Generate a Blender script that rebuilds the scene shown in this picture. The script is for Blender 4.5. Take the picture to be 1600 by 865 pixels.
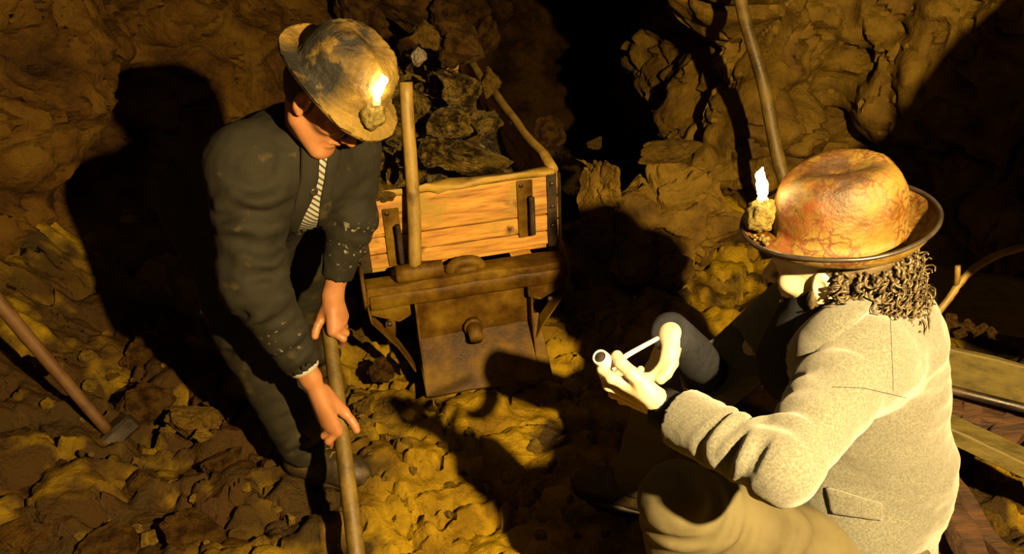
import bpy, bmesh, math, random
import numpy as np
from mathutils import Vector, Matrix

for o in list(bpy.data.objects):
    bpy.data.objects.remove(o)
scene = bpy.context.scene
COL = scene.collection
rng = np.random.RandomState(7)
random.seed(7)

# ------------------------------------------------------------------ camera
FPX = 1300.0
CAM = np.array([0.0, 0.0, 1.70])
PITCH = math.radians(28.0)
cam_d = bpy.data.cameras.new('camera')
cam_d.sensor_fit = 'HORIZONTAL'
cam_d.sensor_width = 36.0
cam_d.lens = FPX / 1600.0 * 36.0
cam_d.clip_start = 0.02
cam_o = bpy.data.objects.new('camera', cam_d)
COL.objects.link(cam_o)
cam_o.location = CAM
cam_o.rotation_euler = (math.radians(90) - PITCH, 0, 0)
scene.camera = cam_o

# ------------------------------------------------------------------ world, light, exposure
w = bpy.data.worlds.new('mine_darkness')
scene.world = w
w.use_nodes = True
w.node_tree.nodes['Background'].inputs[0].default_value = (0.0, 0.0, 0.0, 1)
w.node_tree.nodes['Background'].inputs[1].default_value = 0.0

LPOS = (0.79, 0.03, 1.88)
ld = bpy.data.lights.new('companion_lamp', 'POINT')
ld.energy = 1500.0
ld.color = (1.0, 0.66, 0.26)
ld.shadow_soft_size = 0.022
lo_ = bpy.data.objects.new('companion_lamp', ld)
lo_.location = LPOS
COL.objects.link(lo_)

vs = scene.view_settings
vs.view_transform = 'Standard'
vs.look = 'None'
vs.exposure = 0.0
vs.gamma = 1.0
vs.use_curve_mapping = False

# ------------------------------------------------------------------ numeric helpers
CP, SP = math.cos(PITCH), math.sin(PITCH)
def V(*a):
    return np.array(a, dtype=float)
def nrm(v):
    v = np.asarray(v, float)
    return v / (np.linalg.norm(v) + 1e-12)
def ray(px, py):
    r = (np.asarray(px, float) - 800.0) / FPX
    u = (432.5 - np.asarray(py, float)) / FPX
    return np.stack([r, CP + u * SP, -SP + u * CP], -1)
def at(px, py, Y):                      # the measured picture point, at the distance Y down the drift
    d = ray(px, py)
    return CAM + d * (Y / d[1])
def atz(px, py, z):
    d = ray(px, py)
    return CAM + d * ((z - CAM[2]) / d[2])

_perm = rng.permutation(256).astype(np.int64)
_perm = np.concatenate([_perm, _perm, _perm])
_g = rng.normal(size=(256, 3)); _g /= np.linalg.norm(_g, axis=1)[:, None]
def noise(P):
    P = np.asarray(P, float)
    i = np.floor(P).astype(np.int64); f = P - i; i &= 255
    u = f * f * f * (f * (f * 6 - 15) + 10)
    out = 0
    for dx in (0, 1):
        wx = u[..., 0] if dx else 1 - u[..., 0]
        for dy in (0, 1):
            wy = u[..., 1] if dy else 1 - u[..., 1]
            for dz in (0, 1):
                wz = u[..., 2] if dz else 1 - u[..., 2]
                h = _perm[_perm[_perm[(i[..., 0] + dx) & 255] + ((i[..., 1] + dy) & 255)] + ((i[..., 2] + dz) & 255)]
                g = _g[h]
                d = g[..., 0] * (f[..., 0] - dx) + g[..., 1] * (f[..., 1] - dy) + g[..., 2] * (f[..., 2] - dz)
                out = out + wx * wy * wz * d
    return out
def fbm(P, o=4, g=0.5):
    P = np.asarray(P, float); a = 1.0; s = 0
    for k in range(o):
        s = s + a * noise(P + 17.3 * k); P = P * 2.03; a *= g
    return s
def facets(U, cell, seed, slope=0.7, kap=1.0):
    """continuous faceted relief (unit = cell): upper envelope of tilted planes, one per jittered cell"""
    rs = np.random.RandomState(seed)
    off = rs.uniform(-.45, .45, (64, 64)); g = rs.uniform(-slope, slope, (64, 64, 2)); j = rs.uniform(.1, .9, (64, 64, 2))
    Q = U / cell; I = np.floor(Q).astype(int)
    best = np.full(Q.shape[0], -1e9)
    for dx in range(-2, 3):
        for dy in range(-2, 3):
            a = I[:, 0] + dx; b = I[:, 1] + dy
            am, bm_ = a % 64, b % 64
            cx = a + j[am, bm_, 0]; cy = b + j[am, bm_, 1]
            ex, ey = Q[:, 0] - cx, Q[:, 1] - cy
            h = off[am, bm_] + g[am, bm_, 0] * ex + g[am, bm_, 1] * ey - kap * (ex * ex + ey * ey)
            best = np.maximum(best, h)
    return best * cell

# ---- signed distance shapes
def su(a, b, k):
    h = np.clip(.5 + .5 * (b - a) / k, 0, 1)
    return b + (a - b) * h - k * h * (1 - h)
def ss(a, b, k):                       # a minus b
    h = np.clip(.5 - .5 * (a + b) / k, 0, 1)
    return a + (-b - a) * h + k * h * (1 - h)
def sph(P, c, r):
    return np.linalg.norm(P - c, axis=-1) - r
def cap(P, a, b, ra, rb, folds=None):
    a = np.asarray(a, float); b = np.asarray(b, float)
    ba = b - a; L2 = ba @ ba
    pa = P - a
    t = np.clip(pa @ ba / L2, 0, 1)
    q = pa - t[:, None] * ba
    d = np.linalg.norm(q, axis=1)
    r = ra + (rb - ra) * t
    if folds is not None:
        L = math.sqrt(L2)
        for (t0, wd, amp, wl, dv, tw) in folds:
            c = (q @ nrm(dv)) / (d + 1e-6)
            e = np.exp(-((t - t0) / wd) ** 2)
            s_ = np.sin(2 * math.pi * t * L / wl + tw * c + 4.5 * noise(P * 8 + t0 * 7 + amp * 900))
            r = r + amp * e * (.15 + .85 * np.clip(c + .2, 0, 1)) * np.clip(.55 + 1.5 * noise(P * 12 + 5 * t0), 0, 1.3) * (np.sign(s_) * np.abs(s_) ** .7)
    return d - r
def chain(P, pts, rs, k=.0):
    d = None
    for i in range(len(pts) - 1):
        e = cap(P, pts[i], pts[i + 1], rs[i], rs[i + 1])
        d = e if d is None else (su(d, e, k) if k > 0 else np.minimum(d, e))
    return d
def ell(P, c, r, F=None):
    q = P - c
    if F is not None:
        q = q @ np.asarray(F).T
    r = np.asarray(r, float)
    k0 = np.linalg.norm(q / r, axis=1); k1 = np.linalg.norm(q / (r * r), axis=1)
    return k0 * (k0 - 1) / (k1 + 1e-9)

def nets(f, lo, hi, h):
    """surface nets over a box, evaluated only near the surface"""
    lo = np.asarray(lo, float); hi = np.asarray(hi, float)
    B = 4
    n = (np.ceil((hi - lo) / (h * B)).astype(int)) * B + 1
    nb = (n - 1) // B
    ax = [lo[k] + h * B * (np.arange(nb[k]) + .5) for k in range(3)]
    G = np.stack(np.meshgrid(*ax, indexing='ij'), -1).reshape(-1, 3)
    dc = f(G)
    near = np.abs(dc) < h * B * 1.5
    full = np.ones(tuple(nb * B), dtype=np.float32)
    dcb = dc.reshape(nb)
    full = np.repeat(np.repeat(np.repeat(dcb, B, 0), B, 1), B, 2).astype(np.float32)
    vals = np.full(tuple(n), 1.0, np.float32)
    vals[:-1, :-1, :-1] = full
    idx = np.argwhere(near.reshape(nb))
    loc = np.stack(np.meshgrid(*[np.arange(B + 1)] * 3, indexing='ij'), -1).reshape(-1, 3)
    mask = np.zeros(tuple(n), bool)
    for l in loc:
        ii = idx * B + l
        mask[ii[:, 0], ii[:, 1], ii[:, 2]] = True
    pts = np.argwhere(mask)
    out = np.empty(len(pts), np.float32)
    for s in range(0, len(pts), 200000):
        out[s:s + 200000] = f(lo + h * pts[s:s + 200000])
    vals[pts[:, 0], pts[:, 1], pts[:, 2]] = out
    ins = vals < 0
    c = [ins[dx:n[0] - 1 + dx, dy:n[1] - 1 + dy, dz:n[2] - 1 + dz] for dx in (0, 1) for dy in (0, 1) for dz in (0, 1)]
    al = c[0]; an = c[0]
    for q in c[1:]:
        al = al & q; an = an | q
    act = an & ~al
    cells = np.argwhere(act)
    vid = np.full(act.shape, -1, np.int64); vid[act] = np.arange(len(cells))
    acc = np.zeros((len(cells), 3)); cnt = np.zeros(len(cells))
    cor = [(dx, dy, dz) for dx in (0, 1) for dy in (0, 1) for dz in (0, 1)]
    cv = {q: vals[cells[:, 0] + q[0], cells[:, 1] + q[1], cells[:, 2] + q[2]] for q in cor}
    for q in cor:
        for k in range(3):
            if q[k] == 0:
                p = list(q); p[k] = 1; p = tuple(p)
                v0, v1 = cv[q], cv[p]
                m = (v0 < 0) != (v1 < 0)
                t = np.where(m, v0 / (v0 - v1 + 1e-12), 0)
                e = np.tile(np.array(q, float), (len(cells), 1)); e[:, k] = t
                acc[m] += e[m]; cnt[m] += 1
    verts = lo + h * (cells + acc / np.maximum(cnt, 1)[:, None])
    faces = []
    for k in range(3):
        sl0 = [slice(None)] * 3; sl1 = [slice(None)] * 3
        sl0[k] = slice(0, -1); sl1[k] = slice(1, None)
        a, b = ins[tuple(sl0)], ins[tuple(sl1)]
        e = np.argwhere(a != b)
        u, v = (k + 1) % 3, (k + 2) % 3
        e = e[(e[:, u] > 0) & (e[:, v] > 0) & (e[:, u] < act.shape[u]) & (e[:, v] < act.shape[v])]
        if not len(e):
            continue
        fl = a[e[:, 0], e[:, 1], e[:, 2]]
        def g(du, dv):
            q = e.copy(); q[:, u] -= du; q[:, v] -= dv
            return vid[q[:, 0], q[:, 1], q[:, 2]]
        quad = np.stack([g(0, 0), g(1, 0), g(1, 1), g(0, 1)], 1)
        quad[~fl] = quad[~fl][:, ::-1]
        faces.append(quad)
    return verts, np.concatenate(faces)

# ---- mesh helpers: every mesh is a (verts, faces) pair until obj() links it
def join(*ms):
    V_, F_ = [], []; n = 0
    for v, f in ms:
        V_.append(np.asarray(v, float)); F_ += [tuple(int(i) + n for i in q) for q in f]; n += len(v)
    return np.concatenate(V_), F_
def obj(name, m, mat, parent=None, org=None, smooth=True, angle=None):
    v, f = m
    v = np.asarray(v, float)
    if org is not None:
        v = v - np.asarray(org)
    me = bpy.data.meshes.new(name)
    if isinstance(f, np.ndarray) and f.ndim == 2 and len(f):
        nf, k = f.shape
        me.vertices.add(len(v)); me.vertices.foreach_set('co', v.astype(np.float32).ravel())
        me.loops.add(nf * k); me.loops.foreach_set('vertex_index', f.astype(np.int32).ravel())
        me.polygons.add(nf)
        me.polygons.foreach_set('loop_start', np.arange(0, nf * k, k, dtype=np.int32))
        me.update(calc_edges=True); me.validate()
    else:
        me.from_pydata([tuple(p) for p in v], [], [tuple(int(i) for i in q) for q in f])
    if smooth:
        me.polygons.foreach_set('use_smooth', np.ones(len(me.polygons), bool))
        if angle:
            me.set_sharp_from_angle(angle=math.radians(angle))
    me.materials.append(mat)
    o = bpy.data.objects.new(name, me)
    COL.objects.link(o)
    if parent is not None:
        o.parent = parent
    me.update()
    return o
def tag(o, label=None, cat=None, group=None, kind=None):
    if label: o['label'] = label
    if cat: o['category'] = cat
    if group: o['group'] = group
    if kind: o['kind'] = kind
    return o
def root(name, loc, label, cat, group=None, mat=None):
    o = bpy.data.objects.new(name, None)
    o.empty_display_size = .1
    COL.objects.link(o)
    if mat is not None:
        o.matrix_world = mat
    else:
        o.location = tuple(loc)
    return tag(o, label, cat, group)

def frame_from(d, up=(0, 0, 1)):
    z = nrm(d); x = np.cross(up, z)
    if np.linalg.norm(x) < 1e-4: x = np.cross((0, 1, 0), z)
    x = nrm(x); y = np.cross(z, x)
    return x, y, z
def tube(pts, rs, n=12, jit=0.0, seed=0, flat=1.0):
    pts = np.asarray(pts, float); m = len(pts)
    rs = np.full(m, rs) if np.isscalar(rs) else np.asarray(rs, float)
    tg = np.gradient(pts, axis=0)
    x, y, z = frame_from(tg[0])
    vs_ = []
    rs2 = np.random.RandomState(seed)
    for i in range(m):
        z = nrm(tg[i]); x = nrm(x - z * (x @ z)); y = np.cross(z, x)
        a = np.arange(n) / n * 2 * math.pi
        r = rs[i] * (1 + jit * rs2.uniform(-1, 1, n))
        vs_.append(pts[i] + (r * np.cos(a))[:, None] * x + (flat * r * np.sin(a))[:, None] * y)
    vs_ = np.concatenate(vs_)
    f = []
    for i in range(m - 1):
        for k in range(n):
            f.append((i * n + k, i * n + (k + 1) % n, (i + 1) * n + (k + 1) % n, (i + 1) * n + k))
    f.append(tuple(range(n - 1, -1, -1))); f.append(tuple((m - 1) * n + k for k in range(n)))
    return vs_, f
def line(a, b, n):
    t = np.linspace(0, 1, n)[:, None]
    return np.asarray(a) * (1 - t) + np.asarray(b) * t
def bm_out(bm):
    bm.verts.index_update()
    v = np.array([q.co[:] for q in bm.verts]); f = [tuple(q.index for q in p.verts) for p in bm.faces]
    bm.free()
    return v, f
def box(c, s, bev=.004, cuts=0, jit=0.0, seed=0, R=None, seg=1):
    """box of size s with rounded edges; cuts + jit roughen it like worn timber or forged iron"""
    bm = bmesh.new()
    bmesh.ops.create_cube(bm, size=1.0)
    for q in bm.verts:
        q.co = Vector((q.co.x * s[0], q.co.y * s[1], q.co.z * s[2]))
    if cuts:
        L = int(np.argmax(s))
        es = [e for e in bm.edges if abs((e.verts[0].co - e.verts[1].co)[L]) > 1e-6]
        bmesh.ops.subdivide_edges(bm, edges=es, cuts=cuts, use_grid_fill=True)
    if jit:
        P = np.array([q.co[:] for q in bm.verts])
        for k in range(3):
            dn = noise(P * 14 + seed * 3.7 + k * 31.1) * jit * 2.2
            for i, q in enumerate(bm.verts):
                q.co[k] += dn[i]
    if bev:
        es = [e for e in bm.edges if len(e.link_faces) == 2 and e.calc_face_angle(0) > .9]
        bmesh.ops.bevel(bm, geom=es, offset=bev, segments=seg, affect='EDGES', profile=.6)
    v, f = bm_out(bm)
    if R is not None:
        v = v @ np.asarray(R).T
    return v + np.asarray(c), f
def beam(a, b, wd, th, up=(0, 0, 1), bev=.004, cuts=4, jit=.002, seed=0):
    a = np.asarray(a, float); b = np.asarray(b, float)
    x, y, z = frame_from(b - a, up)
    R = np.stack([z, x, y], 1)
    return box((a + b) / 2, (np.linalg.norm(b - a), wd, th), bev, cuts, jit, seed, R)
def rock(seed, dims=(1, 1, 1), npts=16, sub=2, rough=.05, bev=.06):
    rs = np.random.RandomState(seed)
    p = rs.normal(size=(npts, 3)); p /= np.linalg.norm(p, axis=1)[:, None]
    p *= rs.uniform(.72, 1.0, (npts, 1))
    bm = bmesh.new()
    for q in p: bm.verts.new(q)
    r = bmesh.ops.convex_hull(bm, input=bm.verts)
    bmesh.ops.delete(bm, geom=[q for q in bm.verts if not q.link_faces], context='VERTS')
    bmesh.ops.bevel(bm, geom=list(bm.edges), offset=bev, segments=1, affect='EDGES')
    bmesh.ops.triangulate(bm, faces=bm.faces)
    for _ in range(sub):
        bmesh.ops.subdivide_edges(bm, edges=bm.edges, cuts=1, use_grid_fill=True)
    bmesh.ops.recalc_face_normals(bm, faces=bm.faces)
    v, f = bm_out(bm)
    d = fbm(v * 2.2 + seed * 5.1, 4) * rough * 2 - np.abs(noise(v * 1.3 + seed)) * rough
    d = d - rough * 1.6 * np.clip(1 - np.abs(noise(v * 1.7 + seed * 2) + .3 * noise(v * 6)) / .08, 0, 1)
    v = v + nrm_rows(v) * d[:, None]
    return v * np.asarray(dims), f
def nrm_rows(v):
    return v / (np.linalg.norm(v, axis=1)[:, None] + 1e-9)
def lathe(prof, n=24, c=(0, 0, 0), F=None):
    """prof: list of (r, z); F columns = axes"""
    a = np.arange(n) / n * 2 * math.pi
    v = np.concatenate([np.stack([r * np.cos(a), r * np.sin(a), np.full(n, z)], 1) for r, z in prof])
    if F is not None: v = v @ np.asarray(F).T
    v = v + np.asarray(c)
    f = []
    m = len(prof)
    for i in range(m - 1):
        for k in range(n):
            f.append((i * n + k, i * n + (k + 1) % n, (i + 1) * n + (k + 1) % n, (i + 1) * n + k))
    f.append(tuple(range(n - 1, -1, -1))); f.append(tuple((m - 1) * n + k for k in range(n)))
    return v, f
def grad(f, P, e=.002):
    g = np.stack([f(P + np.eye(3)[k] * e) - f(P - np.eye(3)[k] * e) for k in range(3)], 1)
    return nrm_rows(g)
def hit(f, px, py, t0=.6, t1=3.5):
    D = nrm_rows(ray(px, py)); t = np.full(len(D), t0)
    for _ in range(110):
        t = np.minimum(t + .7 * np.clip(f(CAM + D * t[:, None]), -.05, .3), t1)
    return CAM + D * t[:, None]
def sheet(f, left, right, nu, nv, off=.001, th=.004, bulge=0.0):
    """cloth piece lying on the surface f, between two outlines"""
    def res(l, n):
        l = np.asarray(l, float); s = np.r_[0, np.cumsum(np.linalg.norm(np.diff(l, axis=0), axis=1))]
        t = np.linspace(0, s[-1], n)
        return np.stack([np.interp(t, s, l[:, 0]), np.interp(t, s, l[:, 1])], 1)
    A, Bq = res(left, nv), res(right, nv)
    t = np.linspace(0, 1, nu)[None, :, None]
    Q = (A[:, None] * (1 - t) + Bq[:, None] * t).reshape(-1, 2)
    P = hit(f, Q[:, 0], Q[:, 1]); N = grad(f, P, .006)
    bl = (bulge * np.sin(np.linspace(0, math.pi, nu))[None, :] * np.ones((nv, 1))).reshape(-1)
    top = P + N * (off + th + bl)[:, None] if bulge else P + N * (off + th)
    bot = P + N * (off - .006)
    return closed_sheet(top, bot, nv, nu)
def closed_sheet(top, bot, nv, nu):
    n = nv * nu
    f = []
    for i in range(nv - 1):
        for k in range(nu - 1):
            a = i * nu + k
            f.append((a, a + nu, a + nu + 1, a + 1)); f.append((n + a, n + a + 1, n + a + nu + 1, n + a + nu))
    bd = [k for k in range(nu)] + [i * nu + nu - 1 for i in range(1, nv)] + [(nv - 1) * nu + k for k in range(nu - 2, -1, -1)] + [i * nu for i in range(nv - 2, 0, -1)]
    for i in range(len(bd)):
        a, b = bd[i], bd[(i + 1) % len(bd)]
        f.append((a, b, n + b, n + a))
    v = np.concatenate([top, bot])
    # make sure the outside faces out
    e1, e2 = top[nu] - top[0], top[1] - top[0]
    if np.dot(np.cross(e1, e2), top[0] - bot[0]) < 0:
        f = [q[::-1] for q in f]
    return v, f

# ------------------------------------------------------------------ materials
ALB = 0.43                       # all colours scaled down under a strong lamp: less bounce, deeper shadows
def dk(c):
    return tuple(q * ALB for q in c)
def material(name, stops, scale=4.0, detail=6.0, rough=(.7, .9), bump=.3, bscale=None, bdist=.01, metal=0.0, spec=.5,
             spots=None, stretch=(1, 1, 1), crack=None, extra=None, wave=None, sheen=0, bdetail=8.0):
    stops = [(p_, dk(c_)) for p_, c_ in stops]
    spots = [(dk(s_[0]),) + tuple(s_[1:]) for s_ in (spots or [])]
    if crack: crack = (crack[0], crack[1], dk(crack[2]), crack[3])
    if wave: wave = (wave[0], wave[1], dk(wave[2]), wave[3], wave[4])
    m = bpy.data.materials.new(name); m.use_nodes = True
    nt = m.node_tree; N = nt.nodes; L = nt.links
    bs = N['Principled BSDF']
    tc = N.new('ShaderNodeTexCoord'); mp = N.new('ShaderNodeMapping')
    mp.inputs['Scale'].default_value = stretch
    L.new(tc.outputs['Object'], mp.inputs[0])
    n1 = N.new('ShaderNodeTexNoise'); n1.inputs['Scale'].default_value = scale; n1.inputs['Detail'].default_value = detail
    n1.inputs['Roughness'].default_value = .62
    L.new(mp.outputs[0], n1.inputs['Vector'])
    cr = N.new('ShaderNodeValToRGB')
    e = cr.color_ramp.elements
    while len(e) > 1: e.remove(e[-1])
    e[0].position = stops[0][0]; e[0].color = (*stops[0][1], 1)
    for p, c in stops[1:]:
        q = e.new(p); q.color = (*c, 1)
    L.new(n1.outputs['Fac'], cr.inputs[0])
    col = cr.outputs[0]
    def mix(a, b, fac):
        mx = N.new('ShaderNodeMix'); mx.data_type = 'RGBA'
        L.new(fac, mx.inputs[0])
        if isinstance(a, tuple): mx.inputs[6].default_value = (*a, 1)
        else: L.new(a, mx.inputs[6])
        if isinstance(b, tuple): mx.inputs[7].default_value = (*b, 1)
        else: L.new(b, mx.inputs[7])
        return mx.outputs[2]
    def math_(op, a, b=None, clamp=False):
        q = N.new('ShaderNodeMath'); q.operation = op; q.use_clamp = clamp
        for i, x in enumerate((a, b)):
            if x is None: continue
            if isinstance(x, (int, float)): q.inputs[i].default_value = x
            else: L.new(x, q.inputs[i])
        return q.outputs[0]
    def step(v, lo, hi):
        q = N.new('ShaderNodeMapRange'); q.clamp = True
        q.inputs[1].default_value = lo; q.inputs[2].default_value = hi
        L.new(v, q.inputs[0]); return q.outputs[0]
    if wave:
        sc, dirv, c2, lo, hi = wave
        mp2 = N.new('ShaderNodeVectorMath'); mp2.operation = 'DOT_PRODUCT'
        L.new(tc.outputs['Object'], mp2.inputs[0]); mp2.inputs[1].default_value = dirv
        s = math_('SINE', math_('MULTIPLY', mp2.outputs['Value'], sc))
        col = mix(col, c2, step(s, lo, hi))
    ht = None
    if crack:
        sc, wd, c2, fac = crack
        vo = N.new('ShaderNodeTexVoronoi'); vo.feature = 'DISTANCE_TO_EDGE'; vo.inputs['Scale'].default_value = sc
        wn = N.new('ShaderNodeTexNoise'); wn.inputs['Scale'].default_value = sc * .6; wn.inputs['Detail'].default_value = 3
        L.new(tc.outputs['Object'], wn.inputs['Vector'])
        va = N.new('ShaderNodeMix'); va.data_type = 'RGBA'; va.inputs[0].default_value = .06
        L.new(tc.outputs['Object'], va.inputs[6]); L.new(wn.outputs['Color'], va.inputs[7])
        L.new(va.outputs[2], vo.inputs['Vector'])
        k = step(vo.outputs['Distance'], wd, 0.0)
        kn = N.new('ShaderNodeTexNoise'); kn.inputs['Scale'].default_value = sc * .25
        L.new(tc.outputs['Object'], kn.inputs['Vector'])
        k = math_('MULTIPLY', k, step(kn.outputs['Fac'], .34, .50))
        k = math_('MULTIPLY', k, fac)
        col = mix(col, c2, k)
    for sp in (spots or []):
        # (colour, noise scale, lo, hi, centre or None, radius)
        c2, sc, lo, hi, cen, rad = sp
        q = N.new('ShaderNodeTexNoise'); q.inputs['Scale'].default_value = sc; q.inputs['Detail'].default_value = 4
        ad = N.new('ShaderNodeVectorMath'); ad.operation = 'ADD'; ad.inputs[1].default_value = (sc * .13, 2.7, 1.1)
        L.new(tc.outputs['Object'], ad.inputs[0]); L.new(ad.outputs[0], q.inputs['Vector'])
        k = step(q.outputs['Fac'], lo, hi)
        if cen is not None:
            di = N.new('ShaderNodeVectorMath'); di.operation = 'DISTANCE'
            L.new(tc.outputs['Object'], di.inputs[0]); di.inputs[1].default_value = tuple(cen)
            k = math_('MULTIPLY', k, step(di.outputs['Value'], rad, rad * .6))
        col = mix(col, c2, k)
    L.new(col, bs.inputs['Base Color'])
    n2 = N.new('ShaderNodeTexNoise'); n2.inputs['Scale'].default_value = bscale or scale * 4; n2.inputs['Detail'].default_value = bdetail
    n2.inputs['Roughness'].default_value = .65
    L.new(mp.outputs[0], n2.inputs['Vector'])
    mr = N.new('ShaderNodeMapRange'); mr.inputs[1].default_value = .3; mr.inputs[2].default_value = .7
    mr.inputs[3].default_value = rough[0]; mr.inputs[4].default_value = rough[1]
    L.new(n1.outputs['Fac'], mr.inputs[0]); L.new(mr.outputs[0], bs.inputs['Roughness'])
    bp = N.new('ShaderNodeBump'); bp.inputs['Strength'].default_value = bump; bp.inputs['Distance'].default_value = bdist
    L.new(n2.outputs['Fac'], bp.inputs['Height']); L.new(bp.outputs[0], bs.inputs['Normal'])
    bs.inputs['Metallic'].default_value = metal
    bs.inputs['Specular IOR Level'].default_value = spec * .65
    if sheen:
        bs.inputs['Sheen Weight'].default_value = sheen
    if extra: extra(m, N, L, bs)
    return m
def emitter(name, col, st):
    m = bpy.data.materials.new(name); m.use_nodes = True
    N = m.node_tree.nodes; L = m.node_tree.links
    N.remove(N['Principled BSDF'])
    e = N.new('ShaderNodeEmission'); e.inputs[0].default_value = (*col, 1); e.inputs[1].default_value = st
    L.new(e.outputs[0], N['Material Output'].inputs[0])
    return m
def sss(r, wgt=.25):
    def fn(m, N, L, bs):
        bs.inputs['Subsurface Weight'].default_value = wgt
        bs.inputs['Subsurface Radius'].default_value = (1.0, .35, .15)
        bs.inputs['Subsurface Scale'].default_value = r
    return fn

M = {}
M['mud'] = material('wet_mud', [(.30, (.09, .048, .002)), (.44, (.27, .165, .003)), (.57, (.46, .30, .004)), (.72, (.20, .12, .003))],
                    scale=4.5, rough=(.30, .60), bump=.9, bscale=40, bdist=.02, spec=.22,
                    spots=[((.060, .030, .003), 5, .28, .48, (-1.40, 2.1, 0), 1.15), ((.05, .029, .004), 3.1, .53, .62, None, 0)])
M['rock'] = material('iron_stained_rock', [(.30, (.022, .011, .003)), (.42, (.065, .031, .005)), (.52, (.13, .064, .008)), (.62, (.17, .096, .011)), (.74, (.055, .032, .008))],
                     scale=2.6, rough=(.5, .85), bump=1.0, bscale=20, bdist=.03, spec=.12)
M['rock_pale'] = material('yellow_brown_rock', [(.30, (.05, .026, .005)), (.44, (.145, .083, .010)), (.57, (.235, .145, .015)), (.72, (.09, .054, .009))],
                          scale=3.8, rough=(.45, .85), bump=.9, bscale=24, bdist=.02, spec=.15)
M['stone'] = material('clay_smeared_stone', [(.3, (.10, .056, .003)), (.5, (.25, .155, .004)), (.7, (.38, .245, .006))], scale=1.6, rough=(.35, .7), bump=.7, bscale=5, bdist=.2)
M['ore'] = material('dark_sparkling_ore', [(.30, (.010, .007, .003)), (.45, (.075, .048, .008)), (.51, (.24, .155, .016)), (.60, (.48, .32, .04)), (.72, (.03, .02, .006))],
                    scale=1.7, rough=(.15, .55), bump=1.0, bscale=4.5, bdist=.25, spots=[((.34, .24, .07), 3.4, .58, .64, None, 0), ((.45, .36, .2), 11, .66, .70, None, 0)])
M['quartz'] = material('milky_quartz', [(.3, (.12, .08, .03)), (.5, (.34, .28, .18)), (.7, (.5, .43, .31))], scale=12, rough=(.2, .45), bump=.6, bscale=40, bdist=.008)
M['plank'] = material('red_brown_plank', [(.3, (.20, .08, .010)), (.5, (.52, .25, .032)), (.62, (.66, .36, .055)), (.75, (.33, .15, .02))],
                      scale=5, stretch=(1, 6, 9), rough=(.5, .8), bump=.45, bscale=16, bdist=.006, spots=[((.36, .23, .024), 7, .56, .68, None, 0), ((.06, .024, .005), 10, .61, .70, None, 0)])
M['plank_edge'] = material('muddy_plank_top', [(.3, (.16, .09, .009)), (.5, (.33, .205, .02)), (.7, (.44, .29, .03))], scale=8, rough=(.5, .8), bump=.4, bscale=40, bdist=.006)
M['board'] = material('pale_weathered_board', [(.3, (.06, .045, .007)), (.5, (.12, .093, .015)), (.7, (.16, .125, .022))], scale=5, stretch=(2, 8, 8), rough=(.6, .85), bump=.35, bscale=18, bdist=.005)
M['rotten'] = material('rotten_red_timber', [(.3, (.02, .009, .003)), (.5, (.07, .028, .006)), (.7, (.13, .055, .010))], scale=5, stretch=(1.5, 9, 9), rough=(.5, .8), bump=.7, bscale=14, bdist=.014)
M['handle'] = material('worn_wood_handle', [(.3, (.18, .11, .018)), (.5, (.31, .20, .035)), (.7, (.40, .27, .055))], scale=10, stretch=(3, 3, 1), rough=(.42, .65), bump=.25, bscale=26, bdist=.004,
                       spots=[((.12, .07, .011), 12, .58, .68, None, 0)])
M['handle_mud'] = material('muddy_wood_handle', [(.3, (.045, .028, .005)), (.48, (.12, .077, .010)), (.7, (.22, .15, .02))], scale=9, rough=(.4, .7), bump=.4, bscale=40, bdist=.005)
M['handle_red'] = material('reddish_wood_handle', [(.3, (.06, .026, .005)), (.5, (.11, .05, .009)), (.7, (.15, .075, .014))], scale=9, rough=(.5, .75), bump=.3, bscale=40, bdist=.005)
M['iron'] = material('rusty_muddy_iron', [(.3, (.018, .009, .002)), (.45, (.075, .036, .003)), (.56, (.14, .076, .005)), (.66, (.20, .125, .008)), (.8, (.06, .022, .002))],
                     scale=7, rough=(.35, .65), bump=.45, bscale=40, bdist=.006, metal=0.0, spec=.12)
M['iron_dark'] = material('dark_iron', [(.3, (.010, .007, .004)), (.55, (.032, .019, .007)), (.75, (.075, .042, .011))], scale=12, rough=(.35, .6), bump=.4, bscale=50, bdist=.004, metal=.1)
M['skin'] = material('skin', [(.3, (.36, .15, .055)), (.5, (.45, .20, .08)), (.7, (.50, .24, .11))], scale=14, rough=(.42, .55), bump=.12, bscale=160, bdist=.002, extra=sss(.006, .3))
M['skin_pale'] = material('pale_skin', [(.3, (.72, .58, .38)), (.5, (.78, .65, .46)), (.7, (.82, .70, .52))], scale=14, rough=(.4, .52), bump=.1, bscale=160, bdist=.002, extra=sss(.006, .3))
M['tweed'] = material('grey_tweed', [(.36, (.108, .114, .094)), (.5, (.145, .152, .127)), (.64, (.182, .19, .163))], scale=260, detail=2, rough=(.85, .95), bump=.5, bscale=420, bdist=.0025, spec=.15, sheen=.2)
M['khaki'] = material('tan_cotton', [(.3, (.095, .085, .045)), (.5, (.13, .115, .06)), (.7, (.155, .14, .075))], scale=6, rough=(.75, .9), bump=.3, bscale=260, bdist=.0015, spec=.2)
M['navy'] = material('dark_blue_cotton', [(.35, (.013, .015, .022)), (.65, (.022, .025, .036))], scale=60, rough=(.8, .9), bump=.3, bscale=300, bdist=.001, spec=.2)
M['shirt'] = material('striped_shirt', [(.3, (.36, .36, .30)), (.7, (.44, .44, .38))], scale=10, rough=(.7, .85), bump=.2, bscale=200, bdist=.001, spec=.2,
                      wave=(2 * math.pi / .0125, (.80, .0, .60), (.06, .06, .05), .15, .5))
M['cuff'] = material('white_shirt_cuff', [(.3, (.38, .37, .31)), (.7, (.48, .47, .41))], scale=10, rough=(.7, .85), bump=.2, bscale=200, bdist=.001)
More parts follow.
